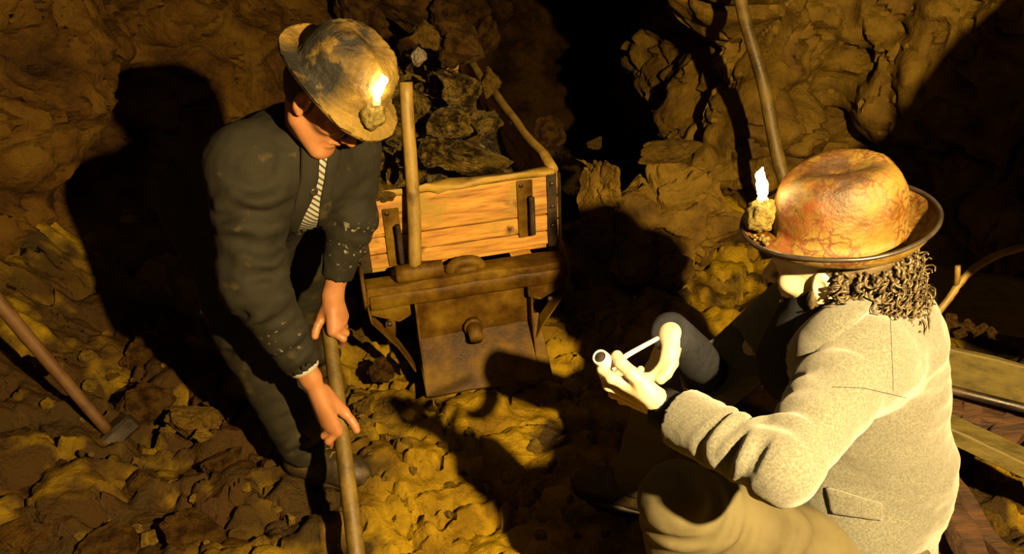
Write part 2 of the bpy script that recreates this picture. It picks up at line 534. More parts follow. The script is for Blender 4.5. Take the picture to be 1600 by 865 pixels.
M['boot'] = material('muddy_leather', [(.3, (.012, .008, .004)), (.52, (.04, .026, .008)), (.7, (.11, .07, .013))], scale=14, rough=(.4, .7), bump=.5, bscale=50, bdist=.005)
M['hair'] = material('brown_curls', [(.3, (.04, .028, .012)), (.55, (.10, .075, .036)), (.7, (.16, .125, .065))], scale=40, rough=(.4, .55), bump=.2, bscale=200, bdist=.002)
M['hair_dark'] = material('short_dark_hair', [(.3, (.02, .013, .006)), (.7, (.06, .04, .018))], scale=60, rough=(.5, .7), bump=.6, bscale=200, bdist=.004)
M['clay'] = material('yellow_clay', [(.3, (.05, .036, .004)), (.48, (.19, .14, .018)), (.65, (.32, .25, .045)), (.8, (.10, .07, .01))], scale=70, rough=(.4, .7), bump=.9, bscale=110, bdist=.008)
M['wax'] = material('candle_wax', [(.3, (.75, .66, .48)), (.7, (.85, .78, .6))], scale=20, rough=(.35, .5), bump=.1, extra=sss(.01, .5))
M['pipe'] = material('white_clay_pipe', [(.3, (.80, .76, .66)), (.7, (.88, .84, .76))], scale=30, rough=(.35, .5), bump=.05)
M['pipe_in'] = material('charred_pipe_bowl', [(.3, (.01, .008, .006)), (.7, (.03, .02, .015))], scale=30, rough=(.8, .9), bump=.3)
M['button'] = material('dark_button', [(.3, (.02, .015, .012)), (.7, (.05, .04, .03))], scale=30, rough=(.3, .4), bump=.05)
M['flame'] = emitter('candle_flame', (1.0, .66, .26), 115.0)
M['roof'] = material('dark_roof_rock', [(.3, (.006, .004, .002)), (.7, (.02, .013, .006))], scale=3, rough=(.7, .9), bump=.5, bscale=20, bdist=.02)  # roof colour kept dark so it bounces little lamp light
M['flame_core'] = emitter('candle_flame_low', (1.0, .55, .16), 28.0)

# ------------------------------------------------------------------ the setting
def chaikin(p, n=3):
    p = np.asarray(p, float)
    for _ in range(n):
        q = np.empty((2 * len(p) - 2, p.shape[1]))
        q[0::2] = p[:-1] * .75 + p[1:] * .25; q[1::2] = p[:-1] * .25 + p[1:] * .75
        p = np.concatenate([p[:1], q, p[-1:]])
    return p
WL = chaikin([(-2.0, -1.2), (-1.95, 1.0), (-1.86, 2.2), (-1.92, 3.0), (-1.72, 3.8), (-1.15, 4.45), (-.78, 5.3), (-.62, 7.0), (-.6, 11.0)])
WR = chaikin([(1.5, 11.0), (1.35, 7.0), (1.15, 5.2), (.80, 4.15), (.86, 3.75), (1.15, 3.62), (1.40, 3.75), (1.52, 4.0), (1.70, 3.72), (2.05, 3.45), (2.38, 3.0), (2.45, 2.2), (2.5, 1.0), (2.5, -1.2)])
def wall_dist(x, y, W):
    P = np.stack([x, y], -1)[:, None]
    return np.sqrt(((P - W[None, ::2]) ** 2).sum(-1).min(1))
def fh(x, y):
    """height of the muddy drift floor"""
    x = np.atleast_1d(np.asarray(x, float)); y = np.atleast_1d(np.asarray(y, float))
    U = np.stack([x, y], 1); Z = np.zeros_like(x)
    Wd = U + .05 * np.stack([noise(np.stack([x * 5, y * 5, Z], 1)), noise(np.stack([x * 5, y * 5, Z + 9], 1))], 1)
    h = .022 * fbm(np.stack([x * 1.7, y * 1.7, Z], 1), 3)
    h = h + .34 * facets(Wd, .23, 3, .6, .75) + .42 * facets(Wd + 3.1, .085, 5, .7, .8) + .40 * facets(Wd + 1.7, .036, 6, .8, .8)
    h = h + .008 * fbm(np.stack([x * 26, y * 26, Z + 3], 1), 3)
    tr = fbm(np.stack([x * 3.4 + 40, y * 6.1, Z + 5], 1), 3)
    h = h + .024 * np.tanh(tr * 14)                      # broken ledges of trodden clay
    cr = np.abs(noise(np.stack([x * 4.3, y * 5.0, Z + 15], 1)) + .25 * noise(np.stack([x * 19, y * 19, Z + 15], 1)))
    h = h - .045 * np.clip(1 - cr / .07, 0, 1)           # cracks
    h = h - .012
    # made-up drop in the floor right of the cart, keeping the tunnel unlit
    dd = (x - .18) * .974 + (y - 2.6) * .225
    sm = lambda t: np.clip(t, 0, 1) ** 2 * (3 - 2 * np.clip(t, 0, 1))
    h = h - 1.9 * sm((y - 3.75) / .7) * sm((dd - .30) / .25) - 1.9 * sm((y - 4.35) / .5) * sm((dd - .0) / .2) * (1 - sm((dd - .30) / .25))
    dl = wall_dist(x, y, WL); dr = wall_dist(x, y, WR)
    h = h + .34 * np.exp(-(dl / .30) ** 1.5) + .20 * np.exp(-(dr / .22) ** 1.5)
    flat = np.exp(-(((x - .3) / .5) ** 2 + ((y - 2.1) / .5) ** 2))
    return h * (1 - .25 * flat)
def grid_faces(ny, nx, flip=False):
    a = (np.arange(ny - 1)[:, None] * nx + np.arange(nx - 1)[None]).ravel()
    q = np.stack([a, a + 1, a + nx + 1, a + nx], 1)
    return q[:, ::-1] if flip else q
xs = np.concatenate([np.arange(-2.5, -1.7, .04), np.arange(-1.7, 1.75, .0105), np.arange(1.75, 3.0, .04)])
ys = np.concatenate([np.arange(-1.2, 1.35, .08), np.arange(1.35, 3.1, .0105), np.arange(3.1, 4.6, .025), np.arange(4.6, 11.1, .12)])
X, Y = np.meshgrid(xs, ys)
H = np.concatenate([fh(X.ravel()[i:i + 60000], Y.ravel()[i:i + 60000]) for i in range(0, X.size, 60000)])
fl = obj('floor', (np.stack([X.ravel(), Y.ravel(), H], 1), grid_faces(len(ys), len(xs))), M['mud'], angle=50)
tag(fl, 'trodden wet yellow-brown clay floor of the mine drift', None, None, 'structure')

def make_wall(name, W, side, seed, step, ztop, mat, label, lean, amp=(.75, .65), bulges=()):
    s = np.r_[0, np.cumsum(np.linalg.norm(np.diff(W, axis=0), axis=1))]
    S = []
    a = 0.0
    while a < s[-1]:
        S.append(a)
        yy = np.interp(a, s, W[:, 1])
        a += step if 1.2 < yy < 5.2 else step * 4
    S = np.array(S)
    B = np.stack([np.interp(S, s, W[:, 0]), np.interp(S, s, W[:, 1])], 1)
    T = np.gradient(B, axis=0); T /= np.linalg.norm(T, axis=1)[:, None]
    Nn = np.stack([T[:, 1], -T[:, 0]], 1) * side
    k = 9
    Nn = np.stack([np.convolve(np.pad(Nn[:, i], k, 'edge'), np.ones(2 * k + 1) / (2 * k + 1), 'valid') for i in (0, 1)], 1)
    zz = np.arange(-2.2 if name == 'wall_right' else -.15, ztop, step)
    SS, ZZ = np.meshgrid(S, zz)
    U = np.stack([SS.ravel(), ZZ.ravel()], 1)
    b = np.tile(B, (len(zz), 1)); nn = np.tile(Nn, (len(zz), 1))
    P0 = np.stack([b[:, 0], b[:, 1], U[:, 1]], 1)
    Uw = U + .10 * np.stack([noise(P0 * 2.1), noise(P0 * 2.1 + 11)], 1)
    d = amp[0] * facets(Uw * (1, 1.15), .62, seed, .75, .7) + amp[1] * facets(Uw + 5, .21, seed + 1, .8, .7) + .42 * facets(Uw + 2, .075, seed + 2, .8, .7)
    d = d + .05 * fbm(P0 * 3, 4) + .014 * fbm(P0 * 19, 3)
    ck = np.abs(noise(P0 * (2.1, 2.1, 3.0) + 4) + .3 * noise(P0 * 7))
    d = d - .10 * np.clip(1 - ck / .06, 0, 1) - .04 * np.clip(1 - np.abs(noise(P0 * 6.3 + 9) + .3 * noise(P0 * 17)) / .07, 0, 1)
    d = d + .05 * np.tanh(9 * fbm(P0 * (1.6, 1.6, 2.4) + 21, 3))
    d = d + lean(U[:, 1])
    for (p, rad, h) in bulges:
        d = d + h * np.exp(-(((P0 - np.asarray(p)) ** 2).sum(1) / rad ** 2) ** 1.6)
    P = P0 + np.stack([nn[:, 0] * d, nn[:, 1] * d, .25 * d * noise(P0 * 3)], 1)
    o = obj(name, (P, grid_faces(len(zz), len(S), side > 0)), mat, angle=42)
    return tag(o, label, None, None, 'structure')
make_wall('wall_left', WL, 1, 21, .017, 2.9, M['rock'], 'rough orange-brown rock wall behind the bending man',
          lambda z: .26 * np.exp(-np.clip(z, 0, 9) / .22) + .10 * (z > 99))
make_wall('wall_right', WR, 1, 51, .017, 2.9, M['rock_pale'], 'craggy yellow-brown rock wall behind the crouching man',
          lambda z: .12 * np.exp(-np.clip(z, 0, 9) / .25), amp=(.8, .6))
# tunnel end far back in the dark and the roof over everything
g = np.linspace(-2.6, 3.0, 60); zg = np.linspace(-2.3, 3.0, 36)
GX, GZ = np.meshgrid(g, zg)
UU = np.stack([GX.ravel(), GZ.ravel()], 1)
tag(obj('wall_back', (np.stack([UU[:, 0], 10.6 - .6 * facets(UU, .6, 91), UU[:, 1]], 1), grid_faces(36, 60)), M['rock']), 'dark far end of the mine tunnel', None, None, 'structure')
g = np.linspace(-2.9, 3.2, 90); yg = np.linspace(-1.4, 11, 160)
GX, GY = np.meshgrid(g, yg)
UU = np.stack([GX.ravel(), GY.ravel()], 1)
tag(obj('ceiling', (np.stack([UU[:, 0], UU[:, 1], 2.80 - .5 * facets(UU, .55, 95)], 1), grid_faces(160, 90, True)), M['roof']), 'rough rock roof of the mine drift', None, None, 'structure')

# ------------------------------------------------------------------ the cart
CARTM = Matrix.Translation((-.148, 2.49, 0.0)) @ Matrix.Rotation(math.radians(13), 4, 'Z') @ Matrix.Rotation(math.radians(-2.8), 4, 'Y')
CM = np.array(CARTM)
def c2w(p):
    return (CM[:3, :3] @ np.asarray(p, float).T).T + CM[:3, 3]
cart = root('mine_cart', None, 'wooden mine cart with iron fittings, heaped with dark ore', 'cart', mat=CARTM)
def cp(name, m, mat, par=cart, **k):
    return obj(name, m, M[mat], par, **k)
W2, Z0, Z1, LEN = .325, .462, .715, 1.72
# front end boards: three planks with open joints
for z0, z1, sd in ((.462, .512, 1), (.515, .572, 2), (.575, .708, 3)):
    cp('plank', box((0, 0, (z0 + z1) / 2), (2 * W2 - .012, .032, z1 - z0 - .002), .003, 14, .0022, sd), 'plank', angle=40)
cp('top_rail', beam((-W2, 0, .716), (W2, 0, .720), .040, .022, bev=.006, cuts=16, jit=.006, seed=4), 'plank_edge', angle=50)
for sx in (-1, 1):
    for z0, z1, sd in ((.462, .545, 11), (.548, .628, 12), (.631, .712, 13)):
        cp('plank', box((sx * W2, LEN / 2, (z0 + z1) / 2), (.030, LEN, z1 - z0 - .002), .003, 14, .002, sd + sx), 'plank', angle=40)
    cp('side_rail', tube(np.stack([np.full(14, sx * W2) + .004 * np.sin(np.arange(14) * 1.9), np.linspace(.0, LEN, 14), np.full(14, .722) + .005 * np.sin(np.arange(14) * 1.3)], 1), .017, 10, .08, 5), 'plank_edge')
for z0, z1 in ((.462, .545), (.548, .628), (.631, .712)):
    cp('plank', box((0, LEN, (z0 + z1) / 2), (2 * W2, .030, z1 - z0 - .002), .003, 6, .002, 31), 'plank', angle=40)
for i in range(4):
    cp('floor_plank', box((0, (i + .5) * LEN / 4, .452), (2 * W2, LEN / 4 - .004, .022), .003, 3, .001, 60 + i), 'plank', angle=40)
# corner irons with square bolts
for sx in (-1, 1):
    ci = cp('corner_iron', join(box((sx * (W2 - .012), -.019, .585), (.034, .006, .26), .002, 4, .001, 7), box((sx * (W2 + .017), .02, .585), (.006, .075, .26), .002, 4, .001, 8)), 'iron_dark', angle=40)
    for z in (.685, .605, .535):
        cp('bolt', box((sx * (W2 - .012), -.025, z), (.015, .012, .015), .003, R=None), 'iron_dark', ci)
# staples for the end gate
for x, zt in ((-.215, .655), (.222, .690)):
    hb = cp('hasp', box((x, -.019, zt - .085), (.052, .007, .20), .002, 4, .0015, 9), 'iron', angle=40)
    cp('staple', join(box((x + .016, -.050, zt - .10), (.017, .012, .135), .003, 3, .001, 3), box((x + .016, -.034, zt - .045), (.015, .034, .014), .002), box((x + .016, -.034, zt - .155), (.015, .034, .014), .002)), 'iron_dark', hb, angle=40)
    for dz in (.0, -.175):
        cp('bolt', lathe([(.008, 0), (.008, .006), (.005, .010), (.0015, .011)], 10, (x - .012, -.022, zt + dz), np.array([[1, 0, 0], [0, 0, -1], [0, 1, 0]]).T), 'iron_dark', hb)
# buffer beam and its ends
cp('buffer_beam', box((0, -.085, .425), (.655, .085, .055), .008, 16, .004, 17, seg=2), 'iron', angle=50)
cp('buffer_lip', box((0, -.128, .402), (.640, .012, .050), .004, 12, .0025, 18), 'iron', angle=50)
def plate(poly, th, ax, mat, bev=.002):
    """flat iron plate: outline in the cart's (y, z) or (x, z) plane, given thickness"""
    poly = np.asarray(poly, float); n = len(poly)
    def p3(s):
        if ax[0] == 'x':
            return np.stack([np.full(n, ax[1] + s), poly[:, 0], poly[:, 1]], 1)
        return np.stack([poly[:, 0], np.full(n, ax[1] + s), poly[:, 1]], 1)
    v = np.concatenate([p3(-th / 2), p3(th / 2)])
    f = [tuple(range(n)), tuple(range(2 * n - 1, n - 1, -1))] + [(i, i + n, (i + 1) % n + n, (i + 1) % n) for i in range(n)]
    bm = bmesh.new()
    vv = [bm.verts.new(q) for q in v]
    for q in f: bm.faces.new([vv[i] for i in q])
    bmesh.ops.recalc_face_normals(bm, faces=bm.faces)
    bmesh.ops.bevel(bm, geom=list(bm.edges), offset=bev, segments=1, affect='EDGES')
    return bm_out(bm)
for sx in (-1, 1):
    ep = cp('end_plate', plate([(-.132, .385), (-.132, .455), (-.10, .49), (-.02, .49), (.05, .43), (.05, .39), (-.03, .375)], .012, ('x', sx * .333), M), 'iron', angle=40)
    cp('bolt', box((sx * .342, -.07, .43), (.012, .018, .018), .003), 'iron_dark', ep)
    # bent strap from the beam end down and in to the axle plate
    st = np.array([(sx * .325, -.12, .40), (sx * .320, -.115, .34), (sx * .285, -.11, .285), (sx * .245, -.10, .22), (sx * .215, -.09, .15), (sx * .20, -.09, .11)])
    vv = []
    for q in st:
        vv += [q + V(0, -.028, 0), q + V(0, .028, 0), q + V(-.006, .028, 0), q + V(-.006, -.028, 0)]
    ff = []
    for i in range(len(st) - 1):
        for k in range(4):
            ff.append((i * 4 + k, i * 4 + (k + 1) % 4, i * 4 + 4 + (k + 1) % 4, i * 4 + 4 + k))
    ff += [(3, 2, 1, 0), tuple(len(st) * 4 - 4 + k for k in range(4))]
    cp('strap', (np.array(vv), ff), 'iron', smooth=False)
    cp('gusset', plate([(sx * .325, .405), (sx * .195, .40), (sx * .195, .335), (sx * .235, .315), (sx * .322, .355)], .010, ('y', -.118), M), 'iron', angle=40)
    cp('bolt', box((sx * .268, -.128, .318), (.016, .014, .016), .003), 'iron_dark')
# coupling: hook on the beam, end plate with cheeks and sloping foot plate, draw pin
cp('coupling_hook', join(tube([(.0 + .052 * math.cos(a), -.085, .448 + .035 * math.sin(a)) for a in np.linspace(0, math.pi, 12)], .019, 10, .05, 3), box((0, -.085, .455), (.075, .05, .03), .008)), 'iron')
cp('back_plate', box((.015, -.075, .305), (.385, .012, .185), .002, 8, .003, 22), 'iron', angle=40)
for sx in (-1, 1):
    cp('cheek', plate([(-.125, .40), (-.07, .40), (-.07, .16), (-.185, .105), (-.165, .13), (-.128, .24)], .007, ('x', sx * .192 + .015), M, .001), 'iron', angle=40)
c_, s_ = math.cos(math.radians(47)), math.sin(math.radians(47))
cp('foot_plate', box((.030, -.135, .145), (.43, .225, .012), .003, 10, .0035, 23, R=np.array([[1, 0, 0], [0, c_, -s_], [0, s_, c_]]) ), 'iron', angle=40)
pin = cp('draw_pin', join(tube([(.008, -.06, .245), (.008, -.115, .235), (.008, -.155, .222)], [.026, .026, .022], 14, .04, 2), lathe([(.032, -.006), (.034, .0), (.030, .008)], 14, (.008, -.10, .238), np.array([[1, 0, 0], [0, 0, -1], [0, 1, 0]]).T)), 'iron')
# under-frame and wheels
for sx in (-1, 1):
    cp('sill', beam((sx * .20, -.04, .41), (sx * .20, LEN, .41), .07, .075, cuts=6, jit=.002, seed=40), 'plank', angle=40)
    for y in (.30, 1.35):
        F = np.array([[0, 0, 1], [0, 1, 0], [-1, 0, 0]])
        wh = cp('wheel', lathe([(.02, -.05), (.04, -.04), (.045, -.015), (.14, -.012), (.16, -.02), (.185, -.02), (.190, .02), (.160, .028), (.155, .012), (.05, .012), (.04, .035), (.015, .04)], 28, (sx * .255, y, .192), F * (1 if sx > 0 else 1)), 'iron')
for y in (.30, 1.35):
    cp('axle', tube([(-.29, y, .192), (0, y, .192), (.29, y, .192)], .022, 10), 'iron_dark')
    for sx in (-1, 1):
        cp('axle_box', box((sx * .20, y, .285), (.075, .12, .20), .006, 3, .003, 44), 'iron', angle=40)

# ------------------------------------------------------------------ ore in the cart
ROCKS = []
for i in range(9):
    v, f = rock(300 + i, (1, 1, 1), 13 + i % 5, 3, .07, .05)
    me = None
    ROCKS.append((v, f))
ROCKMESH = {}
def put_rock(name, k, mat, loc, size, rot, label, cat, group=None):
    key = (k, mat)
    if key not in ROCKMESH:
        me = bpy.data.meshes.new('rock_shape')
        v, f = ROCKS[k]
        me.from_pydata([tuple(q) for q in v], [], f)
        me.polygons.foreach_set('use_smooth', np.ones(len(me.polygons), bool))
        me.set_sharp_from_angle(angle=math.radians(34))
        me.materials.append(M[mat]); me.update()
        ROCKMESH[key] = me
    o = bpy.data.objects.new(name, ROCKMESH[key])
    COL.objects.link(o)
    o.location = tuple(loc); o.rotation_euler = tuple(rot); o.scale = tuple(size)
    return tag(o, label, cat, group)
# rubble under the visible lumps
gx = np.linspace(-.305, .305, 62); gy = np.linspace(.022, LEN - .02, 150)
GX, GY = np.meshgrid(gx, gy)
UU = np.stack([GX.ravel(), GY.ravel()], 1)
HZ = .56 + .16 * np.clip(UU[:, 1] / 1.0, 0, 1) - .10 * np.clip((UU[:, 0] - .08) / .2, 0, 1) + .6 * facets(UU, .09, 71, .9, .8)
vv = np.stack([UU[:, 0], UU[:, 1], HZ], 1)
rub = obj('ore_rubble', (c2w(vv), grid_faces(150, 62)), M['ore'])
tag(rub, 'fine dark ore rubble filling the cart below the lumps', 'rubble', None, 'stuff')
def cw(x, y, z):
    return c2w(np.array([x, y, z]))
R3 = lambda: tuple(np.random.RandomState(random.randint(0, 99999)).uniform(0, 6.28, 3))
# (picture point, cart y) of the lumps one can tell apart
def incart(px, py, z):
    return atz(px, py, z)
big = [
    (738, 248, .745, (0.165, 0.104, 0.073), 'ore', 'long flat ore slab with a pointed end near the cart front', 0, (.15, .1, .25)),
    (700, 198, .80, (0.128, 0.098, 0.085), 'ore', 'broad dark ore lump in the middle of the heap', 1, (.3, .2, .9)),
    (762, 193, .79, (0.073, 0.067, 0.073), 'ore', 'yellow speckled ore lump at the right edge of the heap', 2, (.9, .4, 2.0)),
    (716, 140, .86, (0.146, 0.110, 0.085), 'ore', 'shiny banded ore lump above the middle of the heap', 3, (.2, .5, 1.5)),
    (655, 88, .93, (0.049, 0.043, 0.051), 'quartz', 'white quartz lump on top of the ore heap', 4, (.5, .2, .9)),
    (712, 72, .98, (0.152, 0.122, 0.146), 'rock', 'large smooth brown rock at the back of the ore heap', 5, (.1, .6, .3)),
    (760, 128, .84, (0.067, 0.073, 0.079), 'rock_pale', 'brown rounded stone by the cart side rail', 6, (1.3, .1, .4)),
    (676, 238, .76, (0.073, 0.067, 0.061), 'ore', 'ore lump with a yellow broken face beside the hammer handle', 7, (.7, .4, .2)),
    (602, 300, .705, (0.067, 0.061, 0.043), 'rock_pale', 'flat yellow stone lying in the near left cart corner', 8, (.1, .05, .7)),
    (596, 250, .74, (0.079, 0.073, 0.061), 'ore', 'wet black ore lump beside the far sleeve of the bending man', 2, (.4, 1.2, .3)),
    (620, 205, .80, (0.091, 0.085, 0.073), 'ore', 'dark ore lump left of the standing hammer handle', 5, (2.4, .2, .3)),
    (614, 272, .72, (0.029, 0.027, 0.049), 'rock_pale', 'small upright yellow chip in the dark gap of the cart', 1, (.2, .1, .5)),
    (690, 290, .69, (0.073, 0.055, 0.049), 'ore', 'grey ore lump low against the front board', 3, (.5, .1, 2.1)),
    (640, 165, .84, (0.091, 0.085, 0.073), 'ore', 'dark ore lump just behind the hammer handle top', 7, (1.9, .7, .2)),
    (668, 55, 1.02, (0.085, 0.079, 0.073), 'rock_pale', 'yellow-brown rock topping the back of the heap', 0, (.6, .1, .3)),
]
for px, py, z, sz, mt, lb, k, rt in big:
    put_rock('ore_lump' if mt in ('ore',) else 'rock', k, mt, incart(px, py, z), sz, rt, lb, 'rock')
cnt = 0
rs = np.random.RandomState(11)
for i in range(90):
    lx = rs.uniform(-.28, .21); ly = rs.uniform(.05, LEN - .08)
    top = .61 + .20 * min(1, ly / 1.0) - .12 * max(0, (lx - .05) / .2)
    s = rs.uniform(.018, .05)
    put_rock('ore_lump', rs.randint(9), 'ore' if rs.rand() < .85 else 'rock_pale', cw(lx, ly, top + rs.uniform(-.02, .05)),
             (s * rs.uniform(.8, 1.4), s * rs.uniform(.8, 1.3), s * rs.uniform(.6, 1.0)), rs.uniform(0, 6.28, 3),
             'small dark ore piece among the larger lumps in the cart', 'rock', 'small ore pieces heaped in the cart')

# ------------------------------------------------------------------ loose rocks
def ground(px, py):
    p = atz(px, py, 0.0); h = fh(p[0], p[1])[0]
    return atz(px, py, h)
def rock_at(px, py, Y, sz, rot, mat, label, k, name='rock', lift=.6):
    p = at(px, py, Y)
    return put_rock(name, k, mat, p, sz, rot, label, 'rock')
# big boulder right of the cart, its own finer mesh
bv, bf = rock(921, (.37, .31, .37), 15, 5, .095, .04)
bo = obj('boulder', (bv + V(.66, 3.22, .24), bf), M['rock_pale'], angle=38)
tag(bo, 'large split boulder between the cart and the crouching man', 'boulder')
bv, bf = rock(925, (.12, .14, .20), 12, 4, .10, .05)
tag(obj('boulder', (bv + at(945, 292, 3.02), bf), M['rock_pale'], angle=38), 'upright wedge of rock leaning on the left of the large boulder', 'boulder')
for px, py, Yd, sz, rt, mt, lb, k in [
    (120, 640, 2.30, (.10, .09, .08), (.2, .5, .3), 'rock', 'dark rock under the leaning hammer handle', 7),
    (350, 720, 2.02, (.09, .07, .06), (.4, .2, .5), 'rock', 'brown rock at the heel of the boot', 2),
    (290, 830, 1.72, (.12, .10, .06), (.1, .2, .2), 'rock', 'low brown rock near the front edge left of the shovel', 6),
    (170, 860, 1.66, (.12, .10, .07), (.3, .4, .8), 'rock', 'brown rock at the front edge between the two dark slabs', 1),
    (380, 640, 2.22, (.08, .07, .06), (.3, .4, .1), 'rock', 'rock in the shade behind the trouser leg', 4),
    (1045, 425, 2.90, (.13, .10, .10), (.3, .1, .4), 'rock_pale', 'rounded rock at the foot of the large boulder', 6),
    (1045, 235, 3.30, (.16, .10, .07), (.1, -.2, .3), 'rock_pale', 'flat rock slab lying on top of the large boulder', 8),
    (855, 212, 4.20, (.13, .12, .14), (.4, .3, .8), 'rock', 'brown rock on the dark floor right of the cart', 3),
    (758, 58, 4.75, (.10, .12, .16), (.2, .5, .1), 'rock', 'upright rock beyond the far right cart corner', 4),
    (930, 224, 4.40, (.065, .06, .05), (.3, .1, .2), 'rock_pale', 'small pale stone in the dark tunnel mouth', 2),
    (905, 440, 2.85, (.07, .06, .05), (.3, .8, .2), 'rock', 'dark stone on the floor by the cart wheel', 5),
    (640, 10, 4.85, (.28, .22, .20), (.3, .2, .4), 'rock', 'large dark rock in the rubble slope behind the cart', 1),
    (560, 25, 4.55, (.22, .20, .17), (.2, .7, .9), 'rock', 'dark rock in the slope behind the muddy hat of the bending man', 7),
    (690, 22, 4.70, (.16, .15, .13), (.9, .1, .4), 'rock', 'brown rock resting above the back of the ore heap', 6),
    (80, 760, 1.92, (.24, .26, .13), (.1, .15, .35), 'rock', 'large flat slab on the floor in front of the left hammer', 5),
    (60, 850, 1.70, (.22, .16, .12), (.3, .1, .9), 'rock', 'dark rock at the very front by the left edge', 3),
    (235, 765, 1.93, (.14, .09, .09), (.2, .3, .6), 'rock', 'brown rock between the flat slab and the boot', 0),
    (250, 560, 2.55, (.15, .12, .12), (.5, .2, .3), 'rock', 'rock at the wall foot beyond the left hammer', 8),
    (225, 635, 2.26, (.13, .10, .10), (.2, .1, .9), 'rock', 'brown rock just behind the left hammer head', 4),
    (300, 665, 2.16, (.12, .09, .09), (.1, .6, .3), 'rock_pale', 'yellow-brown rock left of the boot of the bending man', 1),
    (615, 640, 2.26, (.085, .07, .055), (.2, .1, .4), 'rock_pale', 'squared muddy stone below the cart foot plate', 7),
    (568, 635, 2.26, (.05, .06, .07), (.4, .2, .1), 'rock_pale', 'narrow muddy stone right of the shovel handle', 2),
    (668, 645, 2.22, (.045, .05, .075), (.3, .5, .2), 'rock_pale', 'upright stone at the edge of the black shadow', 0),
    (610, 690, 2.12, (.06, .05, .045), (.8, .2, .4), 'rock_pale', 'small block of stone in front of the squared stone', 3),
    (590, 575, 2.40, (.07, .06, .06), (.3, .9, .2), 'rock', 'dark stone in the shade beside the left cart strap', 6),
    (605, 755, 1.96, (.075, .055, .05), (.2, .3, 1.4), 'rock_pale', 'rounded clay-covered stone right of the shovel handle', 5),
    (735, 780, 1.90, (.13, .10, .05), (.1, .05, .2), 'rock_pale', 'broad low clay-covered stone in front of the black shadow', 8),
]:
    rock_at(px, py, Yd, sz, rt, mt, lb, k)
# small stones trodden into the clay: each its own thing
rs = np.random.RandomState(5)
n = 0
while n < 110:
    px, py = rs.uniform(60, 1050), rs.uniform(540, 862)
    p = ground(px, py)
    if p[1] > 2.9 or abs(p[0]) > 1.75 or (930 < px and py < 780):
        continue
    s = rs.uniform(.009, .028) * (1.2 if py < 720 else 1)
    put_rock('stone', rs.randint(9), 'stone' if rs.rand() < .8 else 'rock_pale', p + V(0, 0, s * .25), (s * rs.uniform(.8, 1.5), s * rs.uniform(.8, 1.4), s * rs.uniform(.5, .9)), rs.uniform(0, 6.28, 3),
             'small stone trodden into the wet clay floor', 'stone', 'small stones on the clay floor')
    n += 1

# ------------------------------------------------------------------ tools and timber
# sledgehammer standing on the buffer beam, leaning back on the ore
hb_ = c2w(np.array([-.165, -.100, .478])); ht_ = at(636, 128, 2.455)
sl = root('sledgehammer', hb_, 'sledgehammer standing head down on the cart beam, pale handle leaning on the ore', 'hammer')
dv = ht_ - hb_
pp = line(hb_ + dv * .02, ht_, 14) + np.stack([.004 * np.sin(np.linspace(0, 5, 14)), np.zeros(14), np.zeros(14)], 1)
obj('handle', tube(pp, np.linspace(.0215, .0205, 14), 14, .04, 4), M['handle'], sl, hb_)
ca = nrm(c2w(np.array([1., 0, 0])) - c2w(np.zeros(3)))
obj('head', tube([hb_ + ca * t for t in (-.062, -.058, -.03, .03, .085, .09)], [.024, .028, .031, .031, .028, .024], 12, .03, 1), M['iron'], sl, hb_, angle=40)
# hammer propped on the left wall
hp = at(176, 682, 2.12)
h2 = root('sledgehammer', hp, 'reddish-handled hammer propped against the rock wall at the left edge', 'hammer')
tp = at(2, 478, 2.10); dv = tp - hp
obj('handle', tube(line(hp + dv * .0, hp + dv * 1.45, 12), np.linspace(.017, .024, 12), 12, .04, 6), M['handle_red'], h2, hp)
hd = nrm(at(212, 652, 2.16) - at(146, 712, 2.05))
obj('head', beam(hp - hd * .085, hp + hd * .085, .062, .062, up=tuple(nrm(dv)), bev=.010, cuts=4, jit=.003, seed=3), M['iron_dark'], h2, hp, angle=40)
# shovel held by the bending man
sa, sb = at(513, 508, 2.03), at(562, 905, 1.50)
SH = nrm(sb - sa)
sv = root('shovel', sb, 'muddy shovel with a thick round handle gripped by the bending man', 'shovel')
obj('handle', tube(np.concatenate([[sa - SH * .0], line(sa + SH * .006, sb, 14)]), np.r_[.015, np.linspace(.0205, .0225, 14)], 16, .025, 9), M['handle_mud'], sv, sb)
x_, y_, z_ = frame_from(SH, (0, -1, .3))
bl = []
for i, t in enumerate(np.linspace(-.02, .26, 9)):
    wd = .10 * min(1, max(.15, (t + .02) / .05)) * (1 - max(0, (t - .17) / .09) ** 2 * .8)
    for k in np.linspace(-1, 1, 9):
        bl.append(sb + SH * t + x_ * wd * k + y_ * (.02 * k * k - .006))
bl = np.array(bl)
obj('blade', closed_sheet(bl + y_ * .002, bl - y_ * .002, 9, 9), M['iron_dark'], sv, sb)
# pole leaning against the right-hand wall
pa_, pb_ = at(1222, 262, 2.98), at(1152, -30, 3.30)
po = obj('pole', tube(line(pa_ + (pa_ - pb_) * .45, pb_ + (pb_ - pa_) * .3, 20) + .006 * np.stack([np.sin(np.arange(20) * .8), np.zeros(20), np.zeros(20)], 1), np.linspace(.027, .023, 20), 12, .05, 8), M['handle_mud'])
tag(po, 'slender wooden pole leaning against the rock wall above the candle', 'pole')
